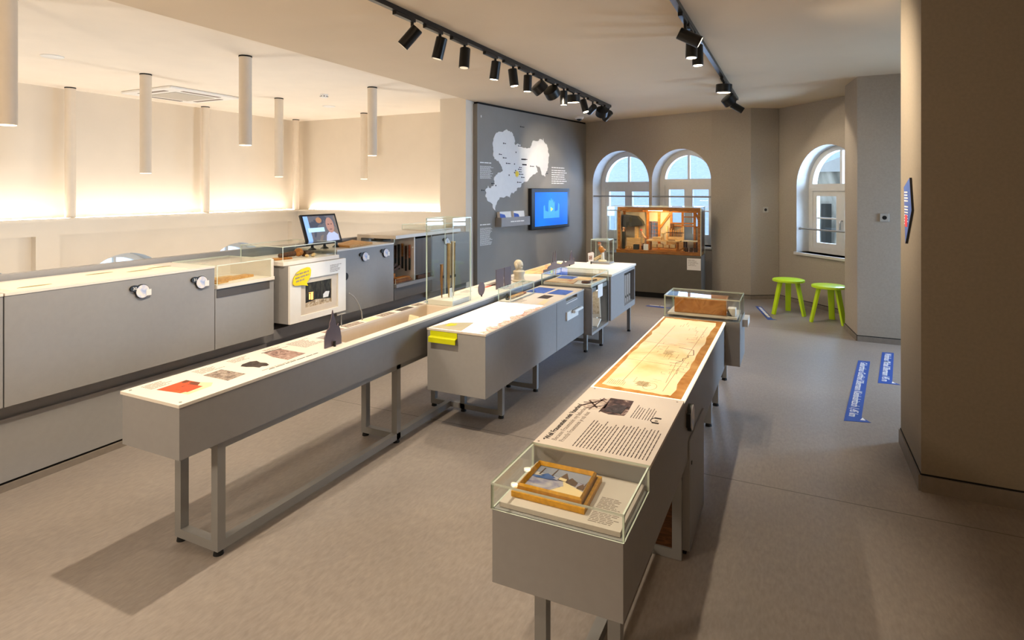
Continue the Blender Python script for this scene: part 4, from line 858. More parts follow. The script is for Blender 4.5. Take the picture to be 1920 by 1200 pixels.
def seg(mb, a, b, w=.0022): 
    d = Vector((b[0]-a[0], b[1]-a[1], 0)); l = d.length; d.normalize(); mb.prism([(0,-w/2),(l,-w/2),(l,w/2),(0,w/2)], (a[0],a[1],zz), d, Z_.cross(d), .0003)
for k in range(70):                                  # drawn mouldings and pilasters
    y = random.uniform(2.62, 3.95); x = -.60 + .075*math.sin(y*9) + random.uniform(-.035, .05); l = random.uniform(.02, .10)
    if random.random() < .5: seg(ink, (x,y), (x,y+l), .0016)
    else: seg(ink, (x,y), (x+l*.6,y), .0016)
for a, b in (((-.52,2.60),(-.505,3.95)),((-.715,2.66),(-.70,3.9)),((-.795,3.03),(-.475,3.0)),((-.795,3.42),(-.60,3.40))): seg(ink, a, b, .002)
J = [(-.485,3.24),(-.50,3.34),(-.53,3.35),(-.585,3.37)]; J2 = [(-.485,3.24),(-.51,3.22),(-.505,3.18),(-.525,3.15),(-.52,3.11),(-.545,3.06),(-.54,3.0),(-.535,2.85),(-.53,2.72)]
for P_ in (J, J2[:6]):
    for a, b in zip(P_, P_[1:]): seg(inkd, a, b, .004)
for a, b in zip(J2[5:], J2[6:]): seg(ink, a, b, .002)
for k in range(14): seg(inkd, (-.66+.02*random.random(), 2.63+.01*k*.5), (-.60+.02*random.random(), 2.63+.01*k*.5), .0018)
for k in range(10): seg(inkd, (-.64,3.20+.008*k), (-.60+.02*random.random(),3.20+.008*k), .0016)
for k in range(20):
    a0, a1 = 2*PI*k/20, 2*PI*(k+1)/20; seg(ink, (-.585+.03*math.cos(a0),2.64+.05*math.sin(a0)), (-.585+.03*math.cos(a1),2.64+.05*math.sin(a1)), .002)
lines('plan_writing', (-.77,2.60,zz), Y_, -X_, .09, .009, 9, 'plan_ink', t, .2, .5)
ink.build('plan_drawing', 'plan_ink', t); inkd.build('plan_drawing', 'plan_ink_d', t)
# text panel print
text('title', 'Weil Frauenstein mein Vaterland', .0285, (-.785,1.93,RT), Y_, -X_, 'ink', t, bold=.0006, sx=.98)
text('subtitle', 'Because Frauenstein my fatherland', .0265, (-.757,1.93,RT), Y_, -X_, 'ink_soft', t, sx=.95)
text('subtitle', 'Protože Frauenstein je má vlast', .0265, (-.730,1.93,RT), Y_, -X_, 'ink_soft', t, sx=.9)
MB().cyl((-.80,1.925,RT),(-.80,1.925,RT+.001),.003).build('bullet', 'ink', t)
lines('paragraph', (-.688,1.915,RT), Y_, -X_, .27, .0125, 9, 'ink_mid', t, .26, .2, .0005); lines('paragraph', (-.572,1.915,RT), Y_, -X_, .265, .0125, 12, 'ink_mid', t, .26, .15, .0005)
M['p_sepia'] = art('sepia_engraving', ['#2e201c', '#4d3a34', '#6f5a52', '#a8968c'], 22, .5)
M['p_wash'] = art('pale_sepia_wash', ['#8d7c72', '#b5a69a', '#c6b9ad', '#a39388'], 18, .5)
pic([(-.775,2.285),(-.775,2.375),(-.735,2.385),(-.70,2.43),(-.69,2.30),(-.73,2.27)], RT, 'p_wash', t)
pic([(-.70,2.262),(-.70,2.425),(-.605,2.43),(-.597,2.30),(-.60,2.255),(-.66,2.245)], RT, 'p_sepia', t)
pic([(-.685,2.27),(-.615,2.265),(-.612,2.355),(-.65,2.365),(-.68,2.33)], RT+.0008, 'p_dark', t)
zz = RT+.0009; mb = MB()
for a, b, w_ in (((-.79,2.285),(-.715,2.40),.010),((-.775,2.36),(-.72,2.29),.009),((-.76,2.27),(-.70,2.33),.005),((-.745,2.26),(-.725,2.41),.006),((-.79,2.33),(-.74,2.345),.006),((-.70,2.25),(-.70,2.42),.004),((-.765,2.30),(-.70,2.31),.003),((-.74,2.395),(-.70,2.36),.004)): seg(mb, a, b, w_)
mb.build('engraved_beams', 'p_sepia', t)
lines('caption', (-.572,2.25,RT), Y_, -X_, .15, .0105, 4, 'ink_mid', t, .26, .3, .0005); lines('caption', (-.527,2.25,RT), Y_, -X_, .14, .0105, 4, 'ink_mid', t, .26, .3, .0005)
mb = MB(); hp = [(-.478+.019*math.cos(PI*.5+k*PI/12), 2.262+.026*math.sin(PI*.5+k*PI/12)) for k in range(13)]
for a, b in zip(hp, hp[1:]): mb.bar((a[0],a[1],RT+.0006),(b[0],b[1],RT+.0006),.003,.001)
mb.box(-.488,2.28,RT,-.462,2.291,RT+.0012); mb.box(-.488,2.231,RT,-.462,2.242,RT+.0012); mb.build('headphone_symbol', 'ink', t)
text('number', '01', .018, (-.469,2.250,RT), Y_, -X_, 'ink', t)
for x, y in ((-.81,1.90),(-.44,2.50),(-.80,2.51)): MB().cyl((x,y,RT),(x,y,RT+.001),.004).build('screw', 'ink_soft', t)
# glass well at the near end
MB().box(RX0+.014, RY0+.02, .640, RX1-.014, 1.885, .655).build('platform', 'plat', t, bevel=.001)
glass_case(t, RX0-.003, RX1+.003, RY0-.003, 1.884, .640, .716, .007, 'yxX', False)
pane(MB(), RX0-.003, RY0-.003, .712, RX1+.003, 1.884, .720).build('glass_lid', ['glass', 'edge'], t)
lines('label_text', (-.535,1.662,.6552), X_, Y_, .088, .0085, 7, 'ink_soft', t, .35, .4, .0004); lines('label_text', (-.535,1.69+.06,.6552), X_, Y_, .075, .0085, 8, 'ink_soft', t, .35, .4, .0004)
for x, y in ((-.75,2.0),(-.50,2.0),(-.74,2.58),(-.48,2.58)): pass
for x, y in ((-.745,1.78),(-.50,1.78),(-.528,4.18),(-.53,4.60),(-.535,5.25)):
    MB().box(x-.02,y-.02,.022,x+.02,y+.02,.42 if y < 4.15 else .43).build('leg', 'steel', t); MB().cyl((x,y,0),(x,y,.022),.022,.018,12).build('foot', 'rubber', t)
MB().box(-.72,1.76,.022,-.52,1.80,.062).build('cross_rail', 'steel', t)
for y in (4.18, 4.60, 5.25): MB().box(-.76,y-.02,.022,-.548,y+.02,.062).build('cross_rail', 'steel', t); MB().box(-.80,y-.02,.022,-.76,y+.02,.42).build('leg', 'steel', t); MB().cyl((-.78,y,0),(-.78,y,.022),.022,.018,12).build('foot', 'rubber', t)
MB().box(-.645,1.80,.022,-.605,4.18,.062).build('floor_rail', 'steel', t)
# framed winter painting inside the well
t = thing('framed_painting', (-.67,1.735,.655), 'small gilt framed winter village painting lying under glass at the near end', 'painting')
q = [(-.79,1.636),(-.552,1.634),(-.563,1.845),(-.793,1.842)]
def inset(q, d): 
    c = (sum(p[0] for p in q)/4, sum(p[1] for p in q)/4); return [(p[0]+(d if p[0] < c[0] else -d), p[1]+(d if p[1] < c[1] else -d)) for p in q]
def ringm(mb, qo, qi, z0, zo, zi):
    vs = [(a,b,z0) for a,b in qo]+[(a,b,zo) for a,b in qo]+[(a,b,zi) for a,b in qi]; mb.add(vs, [f for i in range(4) for f in ((i,(i+1)%4,4+(i+1)%4,4+i),(4+i,4+(i+1)%4,8+(i+1)%4,8+i))])
mb = MB(); ringm(mb, q, inset(q,.010), .655, .671, .672); ringm(mb, inset(q,.014), inset(q,.020), .66, .686, .692); ringm(mb, inset(q,.020), inset(q,.027), .66, .692, .680); mb.build('frame', 'gold', t)
mb = MB(); ringm(mb, inset(q,.010), inset(q,.014), .655, .664, .664); mb.build('groove', 'walnut', t)
M['snow'] = art('snow_paint', ['#74769a', '#9a98ac', '#b9b4b8', '#d9ccb2'], 16, .5, 0, (1,1.6,1), .8, 'LINEAR'); M['roof_paint'] = mat('brown_paint', '#5d4636', .6, var=.3, scale=60); M['sky_paint'] = mat('grey_blue_paint', '#8b90a0', .6, var=.1); M['sun_paint'] = mat('warm_snow_paint', '#e5cf9e', .6, var=.06)
qi = inset(q,.026); MB().prism(qi, (0,0,.676), X_, Y_, .002).build('canvas', 'snow', t)
zc = .6782
def pt(a, b): return (qi[0][0]+(qi[1][0]-qi[0][0])*a, qi[0][1]+(qi[2][1]-qi[0][1])*b)
def dab(pp, m, d=0): MB().prism([pt(*p) for p in pp], (0,0,zc+d), X_, Y_, .0004).build('paint', m, t)
dab([(0,.72),(1,.60),(1,1),(0,1)], 'sky_paint'); dab([(.05,.05),(.45,.2),(.62,.35),(.55,.55),(.98,.30),(.98,.08),(.6,.02)], 'sun_paint', .0003)
dab([(.45,.62),(.52,.90),(.62,.66),(.62,.52),(.45,.55)], 'roof_paint', .0005); dab([(.60,.55),(.66,.74),(.80,.60),(.80,.44),(.62,.50)], 'roof_paint', .0006); dab([(.83,.44),(.90,.60),(.96,.46),(.96,.36),(.84,.38)], 'roof_paint', .0006); dab([(.12,.60),(.22,.72),(.40,.60),(.30,.54)], 'p_blue', .0005)
dab([(.0,.0),(.40,.02),(.58,.30),(.45,.40),(.2,.35),(0,.5)], 'snow', .0008)
dab([(.08,.62),(.10,.92),(.115,.92),(.105,.62)], 'roof_paint', .001); dab([(.30,.66),(.33,.95),(.345,.95),(.325,.66)], 'roof_paint', .001); dab([(.93,.5),(.955,.85),(.97,.85),(.95,.5)], 'roof_paint', .001); dab([(.0,.55),(.30,.58),(.45,.52),(.30,.48),(.0,.47)], 'p_blue', .0009)
dab([(.46,.57),(.60,.53),(.60,.63),(.47,.66)], 'sun_paint', .0012)
# round audio hook on the right side
t = thing('audio_badge', (RX1+.01,2.63,.60), 'black round audio badge seen edge-on on the right table side', 'badge')
MB().prism([(.045*math.cos(a*PI/16), .06*math.sin(a*PI/16)) for a in range(32)], (RX1+.0005,2.66,.605), Y_, Z_, .016).build('back_disc', 'black', t); MB().prism([(.042*math.cos(a*PI/16), .055*math.sin(a*PI/16)) for a in range(32)], (RX1+.017,2.664,.605), Y_, Z_, .002).build('face', 'badge_art', t); MB().box(RX1+.0005,2.60,.58,RX1+.018,2.625,.64).build('number_plate', 'black', t)
# pedestal cabinet under it
t = thing('pedestal_cabinet', (-.62,2.9,0), 'grey floor cabinet with a lock under the right table', 'cabinet')
MB().box(-.80,2.65,.02,-.4185,3.10,.417).build('body', 'lacquer', t, bevel=.0015); MB().box(-.79,2.66,0,-.43,3.09,.02).build('plinth', 'gap', t)
mb = MB(); mb.box(-.4185,2.655,.018,-.4135,3.095,.5); mb.build('door', 'lacquer', t); MB().cyl((-.4135,2.70,.39),(-.410,2.70,.39),.009,n=12).build('lock', 'black', t)
t = thing('picture_frame', (-.60,2.55,.03), 'pale framed board leaning below the right table beside the floor cabinet', 'frame')
mb = MB()
for b in ((-.79,.0,-.44,.04),(-.79,.34,-.44,.38),(-.79,.04,-.75,.34),(-.48,.04,-.44,.34)): mb.box(b[0],2.60,b[1]+.002,b[2],2.625,b[3]+.002)
mb.build('frame', 'steel', t); MB().box(-.75,2.61,.042,-.48,2.615,.342).build('board', 'walnut', t)
# far box with the book case
FX1 = -.326
t = thing('end_cabinet', (-.57,4.35,.43), 'grey box cabinet at the far end of the right table below the book case', 'cabinet')
MB().box(RX0,4.16,.43,FX1,4.56,.722).build('body', 'lacquer', t, bevel=.0015); MB().box(FX1,4.36,.655,FX1+.035,4.54,.705).build('side_grip', 'white', t)
t = thing('glass_case', (-.57,4.35,.722), 'glass case with a thick brown leather book at the far end of the right table', 'display case')
glass_case(t, RX0, FX1, 4.165, 4.50, .722, .862, .008); MB().box(RX0+.02,4.185,.735,FX1-.02,4.48,.748).build('case_floor', 'top', t); MB().box(RX0+.05,4.22,.722,FX1-.05,4.45,.735).build('riser', 'lacquer_d', t)
t = thing('leather_book', (-.58,4.32,.748), 'thick brown leather bound book lying in the far glass case', 'book')
mb = MB(); mb.T = Matrix.Translation((-.59,4.225,.748)) @ Matrix.Rotation(.02,4,'Z'); mb.box(-.162,.004,.012,.157,.205,.089); mb.build('page_block', 'pages', t)
mb = MB(); mb.T = Matrix.Translation((-.59,4.225,.748)) @ Matrix.Rotation(.02,4,'Z'); mb.box(-.172,-.004,0,.172,.215,.010); mb.box(-.172,-.004,.090,.172,.215,.101); mb.box(-.172,-.008,.0,.172,.004,.101); mb.build('cover', 'leather', t, bevel=.005)
MB().box(-.45,4.222,.76,-.43,4.44,.84).build('corner_strap', 'leather_d', t)
ob = MB().box(-.41,4.22,.748,-.36,4.30,.80); ob.prism([(0,0),(.03,0),(.0,.05)], (-.41,4.22,.748), X_, Z_, .0); tag(ob.build('card_block', 'paper', bevel=.002), 'small white block label right of the leather book', 'label')

# ------------------------------------------------------------------ miniature workshop
DX0, DX1, DY0, DY1 = -2.62, -1.212, 8.80, 9.22
t = thing('plinth', (-1.92,9.0,0), 'large dark grey plinth carrying the miniature workshop', 'plinth')
MB().box(DX0,DY0,.078,DX1,DY1,.648).build('body', mat('plinth_grey', '#5f594f', .7, var=.04), t, bevel=.002); MB().box(DX0+.02,DY0+.015,0,DX1-.02,DY1,.078).build('kickspace', 'gap', t)
lab = MB().box(-1.41,DY0-.006,.445,-1.218,DY0,.615).build('white_label', 'cardboard', t); lines('label_text', (-1.395,DY0-.0062,.59), X_, Z_, .15, .016, 6, 'ink_soft', lab, .3, .4, .0006)
t = thing('glass_case', (-1.92,9.0,.648), 'large glass case over the miniature workshop below the arched windows', 'display case'); glass_case(t, DX0+.01, DX1-.002, DY0+.004, DY1-.004, .648, 1.352, .008)
t = thing('miniature_workshop', (-1.85,9.0,.648), 'miniature timber framed organ workshop room inside the large glass case', 'model')
wx0, wx1, wy0, wy1 = -2.47, -1.23, 8.83, 9.19
MB().box(wx0,wy0,.649,wx1,wy1,.70).build('plank_floor', 'oak', t, bevel=.002)
def post(x, y, z0=.70, z1=1.28, w=.035): MB().box(x-w/2,y-w/2,z0,x+w/2,y+w/2,z1).build('post', 'oak', t)
for x in (wx0+.04, -2.06, -1.885, -1.70, -1.53, -1.355, wx1-.02): post(x, wy1-.03)
post(wx1-.02, wy0+.03); post(wx0+.03, wy0+.05)
for y, z in ((wy1-.03,1.28),(wy0+.05,1.315)): MB().box(wx0+.01,y-.02,z-.018,wx1,y+.02,z+.03).build('beam', 'oak', t)
for x in (wx0+.05, -2.1, -1.70, -1.42, wx1-.03): MB().box(x-.02,wy0+.07,1.285,x+.02,wy1-.05,1.325).build('joist', 'oak', t)
mb = MB(); yb = wy1-.02       # plastered panels of the back wall, window bays left open
for a, za, b, zb in ((wx0+.02,.70,-2.06,1.28),(-2.04,.70,-1.90,.86),(-2.04,1.12,-1.90,1.28),(-1.87,.70,-1.71,1.28),(-1.69,.70,-1.54,1.10),(-1.51,.70,-1.37,.82),(-1.34,.70,wx1-.02,1.05)): mb.box(a,yb,za,b,yb+.015,zb)
mb.build('back_wall', 'lime_plaster', t)
MB().box(wx0,wy0+.02,.70,wx0+.015,wy1,1.30).build('side_wall', 'lime_plaster', t); MB().box(wx1-.005,wy0+.04,.70,wx1+.01,wy1,1.30).build('side_wall', 'walnut', t)
for a, b in (((-1.345,1.26),(wx1-.03,1.08)),((-1.87,1.03),(-1.72,1.24))): MB().bar((a[0],yb-.01,a[1]),(b[0],yb-.01,b[1]),.02,.03).build('brace', 'oak', t)
for z in (1.06, 1.10): MB().box(-1.70,yb-.02,z-.01,-1.36,yb+.02,z+.01).build('rail', 'oak', t)
MB().box(-1.53,yb-.02,1.19,-1.355,yb+.02,1.205).build('rail', 'oak', t); MB().box(-1.355,yb-.02,1.04,wx1-.02,yb+.02,1.06).build('rail', 'oak', t)
mb = MB()
for k in range(3): mb.box(-2.03+.045*k,yb,.87,-2.025+.045*k,yb+.012,1.11)
for k in range(5): mb.box(-2.03,yb,.87+.058*k,-1.90,yb+.012,.875+.058*k)
mb.build('lattice_window', 'oak', t)
lamp = MB().box(-2.0,wy0+.10,1.29,-1.80,wy0+.16,1.30).build('ceiling_lamp', mat('model_lamp', '#ffe0a8', .5, var=0, emit=60, ecol='#ffd28a'), t)
# furniture inside the miniature
t = thing('forge_hood', (-2.27,9.09,.70), 'dark iron hood over the hearth at the left of the miniature workshop', 'hood')
mb = MB(); mb.prism([(-2.42,1.02),(-2.10,1.06),(-2.12,1.12),(-2.20,1.20),(-2.42,1.22)], (0,9.16,0), X_, Z_, .13); mb.build('hood', 'iron', t, bevel=.008)
mb = MB(); mb.box(-2.36,9.02,.70,-2.12,9.15,.86); mb.box(-2.24,9.06,.86,-2.20,9.14,1.04); mb.build('hearth', 'spruce', t)
t = thing('workbench', (-1.78,8.92,.70), 'lit toy workbench in the centre of the miniature workshop', 'workbench')
MB().box(-2.02,8.88,.835,-1.52,8.98,.855).build('bench_top', 'spruce', t)
for x in (-1.97,-1.57):
    for y in (8.895,8.965): MB().box(x-.012,y-.012,.70,x+.012,y+.012,.835).build('leg', 'oak', t)
MB().box(-1.97,8.89,.735,-1.57,8.97,.745).build('shelf', 'oak', t)
for k in range(4):
    ob = MB().box(-1.94+.09*k,8.90,.7455,-1.87+.09*k,8.96,.785+.012*(k%2)); tag(ob.build('wooden_box', 'spruce'), ('leftmost', 'second', 'third', 'rightmost')[k] + ' pale wooden box under the toy workbench', 'box', 'boxes under the toy workbench')
ob = MB().box(-1.93,8.90,.8555,-1.80,8.95,.90); ob.box(-1.79,8.91,.8555,-1.765,8.94,.96); ob.box(-1.805,8.905,.95,-1.75,8.945,.965); tag(ob.build('pipe_chest', 'spruce'), 'pale toy wind chest and post standing on the toy workbench', 'model')
ob = MB().box(-1.70,8.91,.8555,-1.60,8.93,.865); tag(ob.build('hand_plane', 'walnut'), 'tiny dark hand plane lying on the toy workbench', 'hand plane')
t = thing('toy_organ', (-1.62,9.08,.70), 'pale toy organ case under construction at the back of the workshop', 'model')
MB().box(-1.74,9.03,.70,-1.50,9.10,.90).build('case', 'spruce', t)
for x in (-1.74,-1.50): MB().box(x-.012,9.02,.70,x+.012,9.05,1.06).build('upright', 'spruce', t)
MB().box(-1.75,9.02,.955,-1.49,9.05,.97).build('rail', 'walnut', t)
for k in range(7): MB().cyl((-1.71+.03*k,9.065,.90),(-1.71+.03*k,9.065,.99+.03*abs(3-k)*.5),.007,n=8).build('pipe', 'oak_pale', t)
MB().box(-1.70,9.06,1.0,-1.65,9.10,1.10).build('roof_box', 'walnut', t)
t = thing('toy_table', (-1.36,8.95,.70), 'grey toy table with tools at the right of the workshop', 'table')
MB().prism([(-1.50,8.90),(-1.26,8.90),(-1.25,9.02),(-1.47,9.02)], (0,0,.845), X_, Y_, .012).build('table_top', 'pages', t)
for x, y in ((-1.47,8.92),(-1.29,8.92),(-1.29,9.0),(-1.45,9.0)): MB().box(x-.01,y-.01,.70,x+.01,y+.01,.845).build('leg', 'walnut', t)
for k, (x, y) in enumerate(((-1.43,8.86),(-1.36,8.865),(-1.30,8.86))):
    t = thing('barrel', (x,y,.70), ('left', 'middle', 'right')[k] + ' tiny wooden barrel before the grey toy table', 'barrel', 'barrels in the miniature workshop')
    MB().lathe([(.022,0),(.027,.03),(.022,.06)], (x,y,.70), 14).build('staves', 'walnut', t, smooth=True); MB().lathe([(.0265,.018),(.0265,.024)], (x,y,.70), 14).build('hoop', 'iron', t)
t = thing('carved_figure', (-2.08,8.91,.70), 'tiny organ builder figurine with red cap beside the toy workbench', 'figurine')
mb = MB(); mb.tube([(-2.08,8.91,.76),(-2.085,8.91,.86),(-2.09,8.91,.93),(-2.10,8.91,.965)], [.02,.024,.028,.012], 10); mb.ball((-2.105,8.91,.985),(.019,.018,.021)); mb.tube([(-2.09,8.89,.93),(-2.05,8.885,.89),(-2.03,8.89,.875)], [.011,.009,.007], 8); mb.tube([(-2.09,8.93,.93),(-2.05,8.935,.89),(-2.03,8.93,.875)], [.011,.009,.007], 8); mb.build('body', 'skin', t, smooth=True)
mb = MB(); mb.tube([(-2.072,8.90,.70),(-2.075,8.905,.80)], [.013,.017], 8); mb.tube([(-2.092,8.92,.70),(-2.088,8.915,.80)], [.013,.017], 8); mb.build('trousers', 'walnut', t, smooth=True)
MB().lathe([(.026,.10),(.03,.14),(.026,.19),(.03,.235)], (-2.086,8.91,.70), 12).build('apron', 'spruce', t, smooth=True); MB().ball((-2.106,8.91,.998),(.021,.02,.012)).build('cap', 'sign_red', t, smooth=True)
t = thing('carved_figure', (-2.38,8.92,.70), 'tiny dark clothed figurine at the left end of the miniature workshop', 'figurine')
mb = MB(); mb.tube([(-2.38,8.92,.82),(-2.38,8.92,.95),(-2.38,8.92,1.0)], [.02,.024,.01], 10); mb.ball((-2.38,8.92,1.02),(.017,.016,.02)); mb.build('body', 'skin', t, smooth=True)
mb = MB(); mb.tube([(-2.37,8.91,.70),(-2.375,8.915,.85),(-2.38,8.92,.965)], [.014,.024,.026], 10); mb.tube([(-2.392,8.925,.70),(-2.387,8.925,.85)], [.013,.02], 8); mb.build('coat', 'iron', t, smooth=True)
ob = MB().box(-2.22,8.88,.70,-2.14,8.95,.775); tag(ob.build('water_tub', 'iron', bevel=.004), 'dark square tub on the floor left of the toy workbench', 'tub')
ob = MB().box(-2.055,8.84,.70,-1.985,8.87,.79); tag(ob.build('white_chest', 'paper', bevel=.003), 'small whitish chest in front of the red capped figurine', 'chest')
for k, x in enumerate((-2.33,-2.28,-2.25)):
    ob = MB().lathe([(.02,0),(.018,.01),(.007,.014),(.007,.035),(.016,.04),(.016,.046)], (x,8.87+.012*k,.70), 12); tag(ob.build('toy_stool', 'oak_pale', smooth=True), ('left', 'middle', 'right')[k] + ' tiny stool on the floor before the hearth', 'stool', 'stools before the hearth')
ob = MB().bar((-1.56,8.84,.706),(-1.46,8.90,.75),.012,.02); ob.bar((-1.54,8.845,.706),(-1.44,8.86,.706),.014); tag(ob.build('plank_stack', 'oak'), 'small leaning planks right of the toy workbench', 'planks')

# ------------------------------------------------------------------ ceiling things
def ordn(k): return ('first','second','third','fourth','fifth','sixth','seventh','eighth','ninth','tenth','eleventh','twelfth','thirteenth','fourteenth')[k]
for nm, x, y0, y1, lb in (('light_track', -2.36, -2.0, 8.10, 'long black ceiling track with many spotlights left of the middle'), ('light_track', -.68, -2.0, 8.16, 'black ceiling track with few spotlights on the right')):
    t = thing(nm, (x,(y0+y1)/2,CEIL-.034), lb, 'light track'); MB().box(x-.018,y0,CEIL-.034,x+.018,y1,CEIL-.001).build('rail', 'black_metal', t); MB().box(x-.02,y1,CEIL-.036,x+.02,y1+.012,CEIL-.001).build('end_cap', 'black_metal', t)
SPOT_K = .92
def spot(x, y, kind, aim, label, group, lit=True, power=0, angle=40, blend=.25, col=(1,.84,.64), drop=.085):
    z = CEIL-.034; t = thing('spotlight', (x,y,z), label, 'spotlight', group)
    ad = MB().box(x-.015,y-.20,z-.024,x+.015,y+.02,z-.001).build('adapter', 'black_metal', t)
    MB().cyl((x,y,z-.024),(x,y,z-drop),.011,n=12).build('stem', 'black_metal', t)
    a = Vector(aim).normalized(); p = Vector((x,y,z-drop))
    R, Lh = (.042, .155) if kind == 'tube' else (.082, .085)
    b0 = p - a*.035 + (Vector((0,0,-1)) - a*a.dot(Vector((0,0,-1))))*R*.6; b1 = b0 + a*Lh
    h = MB(); h.cyl(b0, b1, R, R, 28); h.cyl(b0 - a*.004, b0, R*.9, R, 28); 
    hd = h.build('lamp_head', 'black_metal', t, smooth=True)
    MB().cyl(b1 + a*.0005, b1 + a*.002, R*.8, R*.8, 24).build('lens', 'lens' if lit else 'lens_dim', hd)
    if power:
        lamp_at(b1 + a*.02, a, power, angle, blend, col)
    return t
def lamp_at(p, a, power, angle, blend=.25, col=(1,.84,.64), r=.02):
    l = bpy.data.lights.new('spot_beam', 'SPOT'); l.energy = power; l.spot_size = math.radians(angle); l.spot_blend = blend; l.shadow_soft_size = r; l.color = col
    o = bpy.data.objects.new('spot_beam', l); COL.objects.link(o); l.energy *= SPOT_K; o.location = p; o.rotation_euler = Vector(a).to_track_quat('-Z', 'Y').to_euler()
G1 = 'spotlights on the long track'; G2 = 'spotlights on the right track'
T1 = [(3.33,'tube',(-.62,-.25,-.75),0,70,60),(3.68,'tube',(-.25,-.05,-1),0,65,65),(4.04,'tube',(-.02,-.10,-1),0,55,65),(4.57,'tube',(-.16,.02,-1),1,75,65),(4.93,'tube',(.10,.06,-1),1,40,60),(5.26,'tube',(-.05,.02,-1),1,42,60),
      (5.60,'drum',(.45,.5,-.62),0,70,90),(5.93,'drum',(.15,.72,-.62),0,70,90),(6.26,'tube',(-.02,.05,-1),1,50,60),(6.58,'drum',(.0,.08,-1),1,60,75),(6.97,'tube',(.28,-.05,-1),1,40,60),(7.32,'tube',(-.62,.64,-.30),0,70,48),(7.71,'drum',(-.35,.62,-.65),0,90,50),(8.04,'tube',(-.75,.45,-.62),0,30,55)]
for k, (y, kd, aim, lit, pw, an) in enumerate(T1):
    spot(-2.36, y, kd, aim, 'black %s spotlight, %s from the near end of the long track' % ('cylinder' if kd == 'tube' else 'drum', ordn(k)), G1, bool(lit), pw, an, .95 if y == 7.32 else .25)
T2 = [(4.17,'tube',(.85,.26,-.44),1,230,88),(4.45,'tube',(-.02,-.02,-1),1,40,55),(4.74,'tube',(.02,.0,-1),1,40,55),(6.61,'drum',(-.05,.05,-1),1,45,80),(7.36,'drum',(.5,.4,-.7),0,40,90),(7.95,'tube',(.85,.30,-.55),0,15,80)]
for k, (y, kd, aim, lit, pw, an) in enumerate(T2):
    spot(-.68, y, kd, aim, 'black %s spotlight, %s from the near end of the right track' % ('cylinder' if kd == 'tube' else 'drum', ordn(k)), G2, bool(lit), pw, an, .9 if k == 0 else .25)
# further lamps of the two tracks, above and behind the camera
for (x, y, a, pw, an) in ((-2.20,2.0,(-.12,-.05,-1),190,115),(-.68,3.1,(.0,.05,-1),48,60),(-.68,2.2,(-.10,-.05,-1),50,80),(-1.4,-.4,(-.2,.1,-1),50,100)):
    lamp_at((x,y,CEIL-.24), a, pw, an)
# tube lamps over the void
tubes = [(-4.553,1.99,2.02),(-4.584,3.833,2.02),(-4.594,5.659,2.02),(-6.259,3.967,1.785),(-6.276,5.786,1.785),(-6.254,7.5,1.785),(-7.90,4.09,1.268),(-7.90,5.90,1.268),(-7.90,7.66,1.268)]
rown = ('short row beside the grey ceiling', 'middle row', 'row standing on the lit ledge'); pos = ('nearest', 'second', 'farthest')
for k, (x, y, z) in enumerate(tubes):
    t = thing('tube_lamp', (x,y,z), '%s white ceiling tube lamp of the %s' % (pos[k % 3], rown[k//3]), 'lamp', 'white tube lamps over the void')
    MB().cyl((x,y,z),(x,y,CEIL+.03),.056,n=28).build('tube', 'white_lamp', t, smooth=True); MB().cyl((x,y,CEIL+.022),(x,y,CEIL+.034),.058,n=28).build('collar', 'gap', t, smooth=True)
    if k < 6: MB().cyl((x,y,z-.003),(x,y,z-.0005),.05,n=24).build('diffuser', 'tube_led', t)
# air conditioning cassette, detectors
cz = CEIL+.035; tcx, tcy = -7.15, 5.0
t = thing('ceiling_cassette', (tcx,tcy,cz-.03), 'white square air conditioning cassette in the white ceiling', 'air conditioner')
mb = MB(); mb.box(tcx-.48,tcy-.48,cz-.03,tcx+.48,tcy+.48,cz-.001); mb.build('cover', 'white', t, bevel=.01)
MB().box(tcx-.27,tcy-.27,cz-.036,tcx+.27,tcy+.27,cz-.03).build('grille', mat('grille_grey', '#b9b2a6', .6, var=.15, scale=60, stretch=(1,30,1)), t)
for dx, dy, sx, sy in ((-.38,0,.03,.26),(.38,0,.03,.26),(0,-.38,.26,.03),(0,.38,.26,.03)): MB().box(tcx+dx-sx,tcy+dy-sy,cz-.034,tcx+dx+sx,tcy+dy+sy,cz-.03).build('air_slot', 'ink_soft', t)
t = thing('smoke_detector', (-5.5,5.8,cz-.05), 'small round white smoke detector on the white ceiling', 'smoke detector'); MB().lathe([(.05,0),(.05,-.02),(.035,-.045)], (-5.5,5.81,cz), 20).build('housing', 'white', t, smooth=True)
mb = MB()
for k in range(8): a = 2*PI*k/8; mb.box(-5.5+.044*math.cos(a)-.006,5.81+.044*math.sin(a)-.006,cz-.032,-5.5+.044*math.cos(a)+.006,5.81+.044*math.sin(a)+.006,cz-.022)
mb.build('vent_slot', 'ink', t)
for x, y, lb in ((-6.2,3.06,'flat round white ceiling disc left of the air conditioner'),(-6.2,6.65,'flat round white ceiling disc right of the air conditioner')):
    tag(MB().lathe([(.09,0),(.09,-.008),(.08,-.012)], (x,y,cz), 24).build('ceiling_disc', 'white', smooth=True), lb, 'ceiling disc')

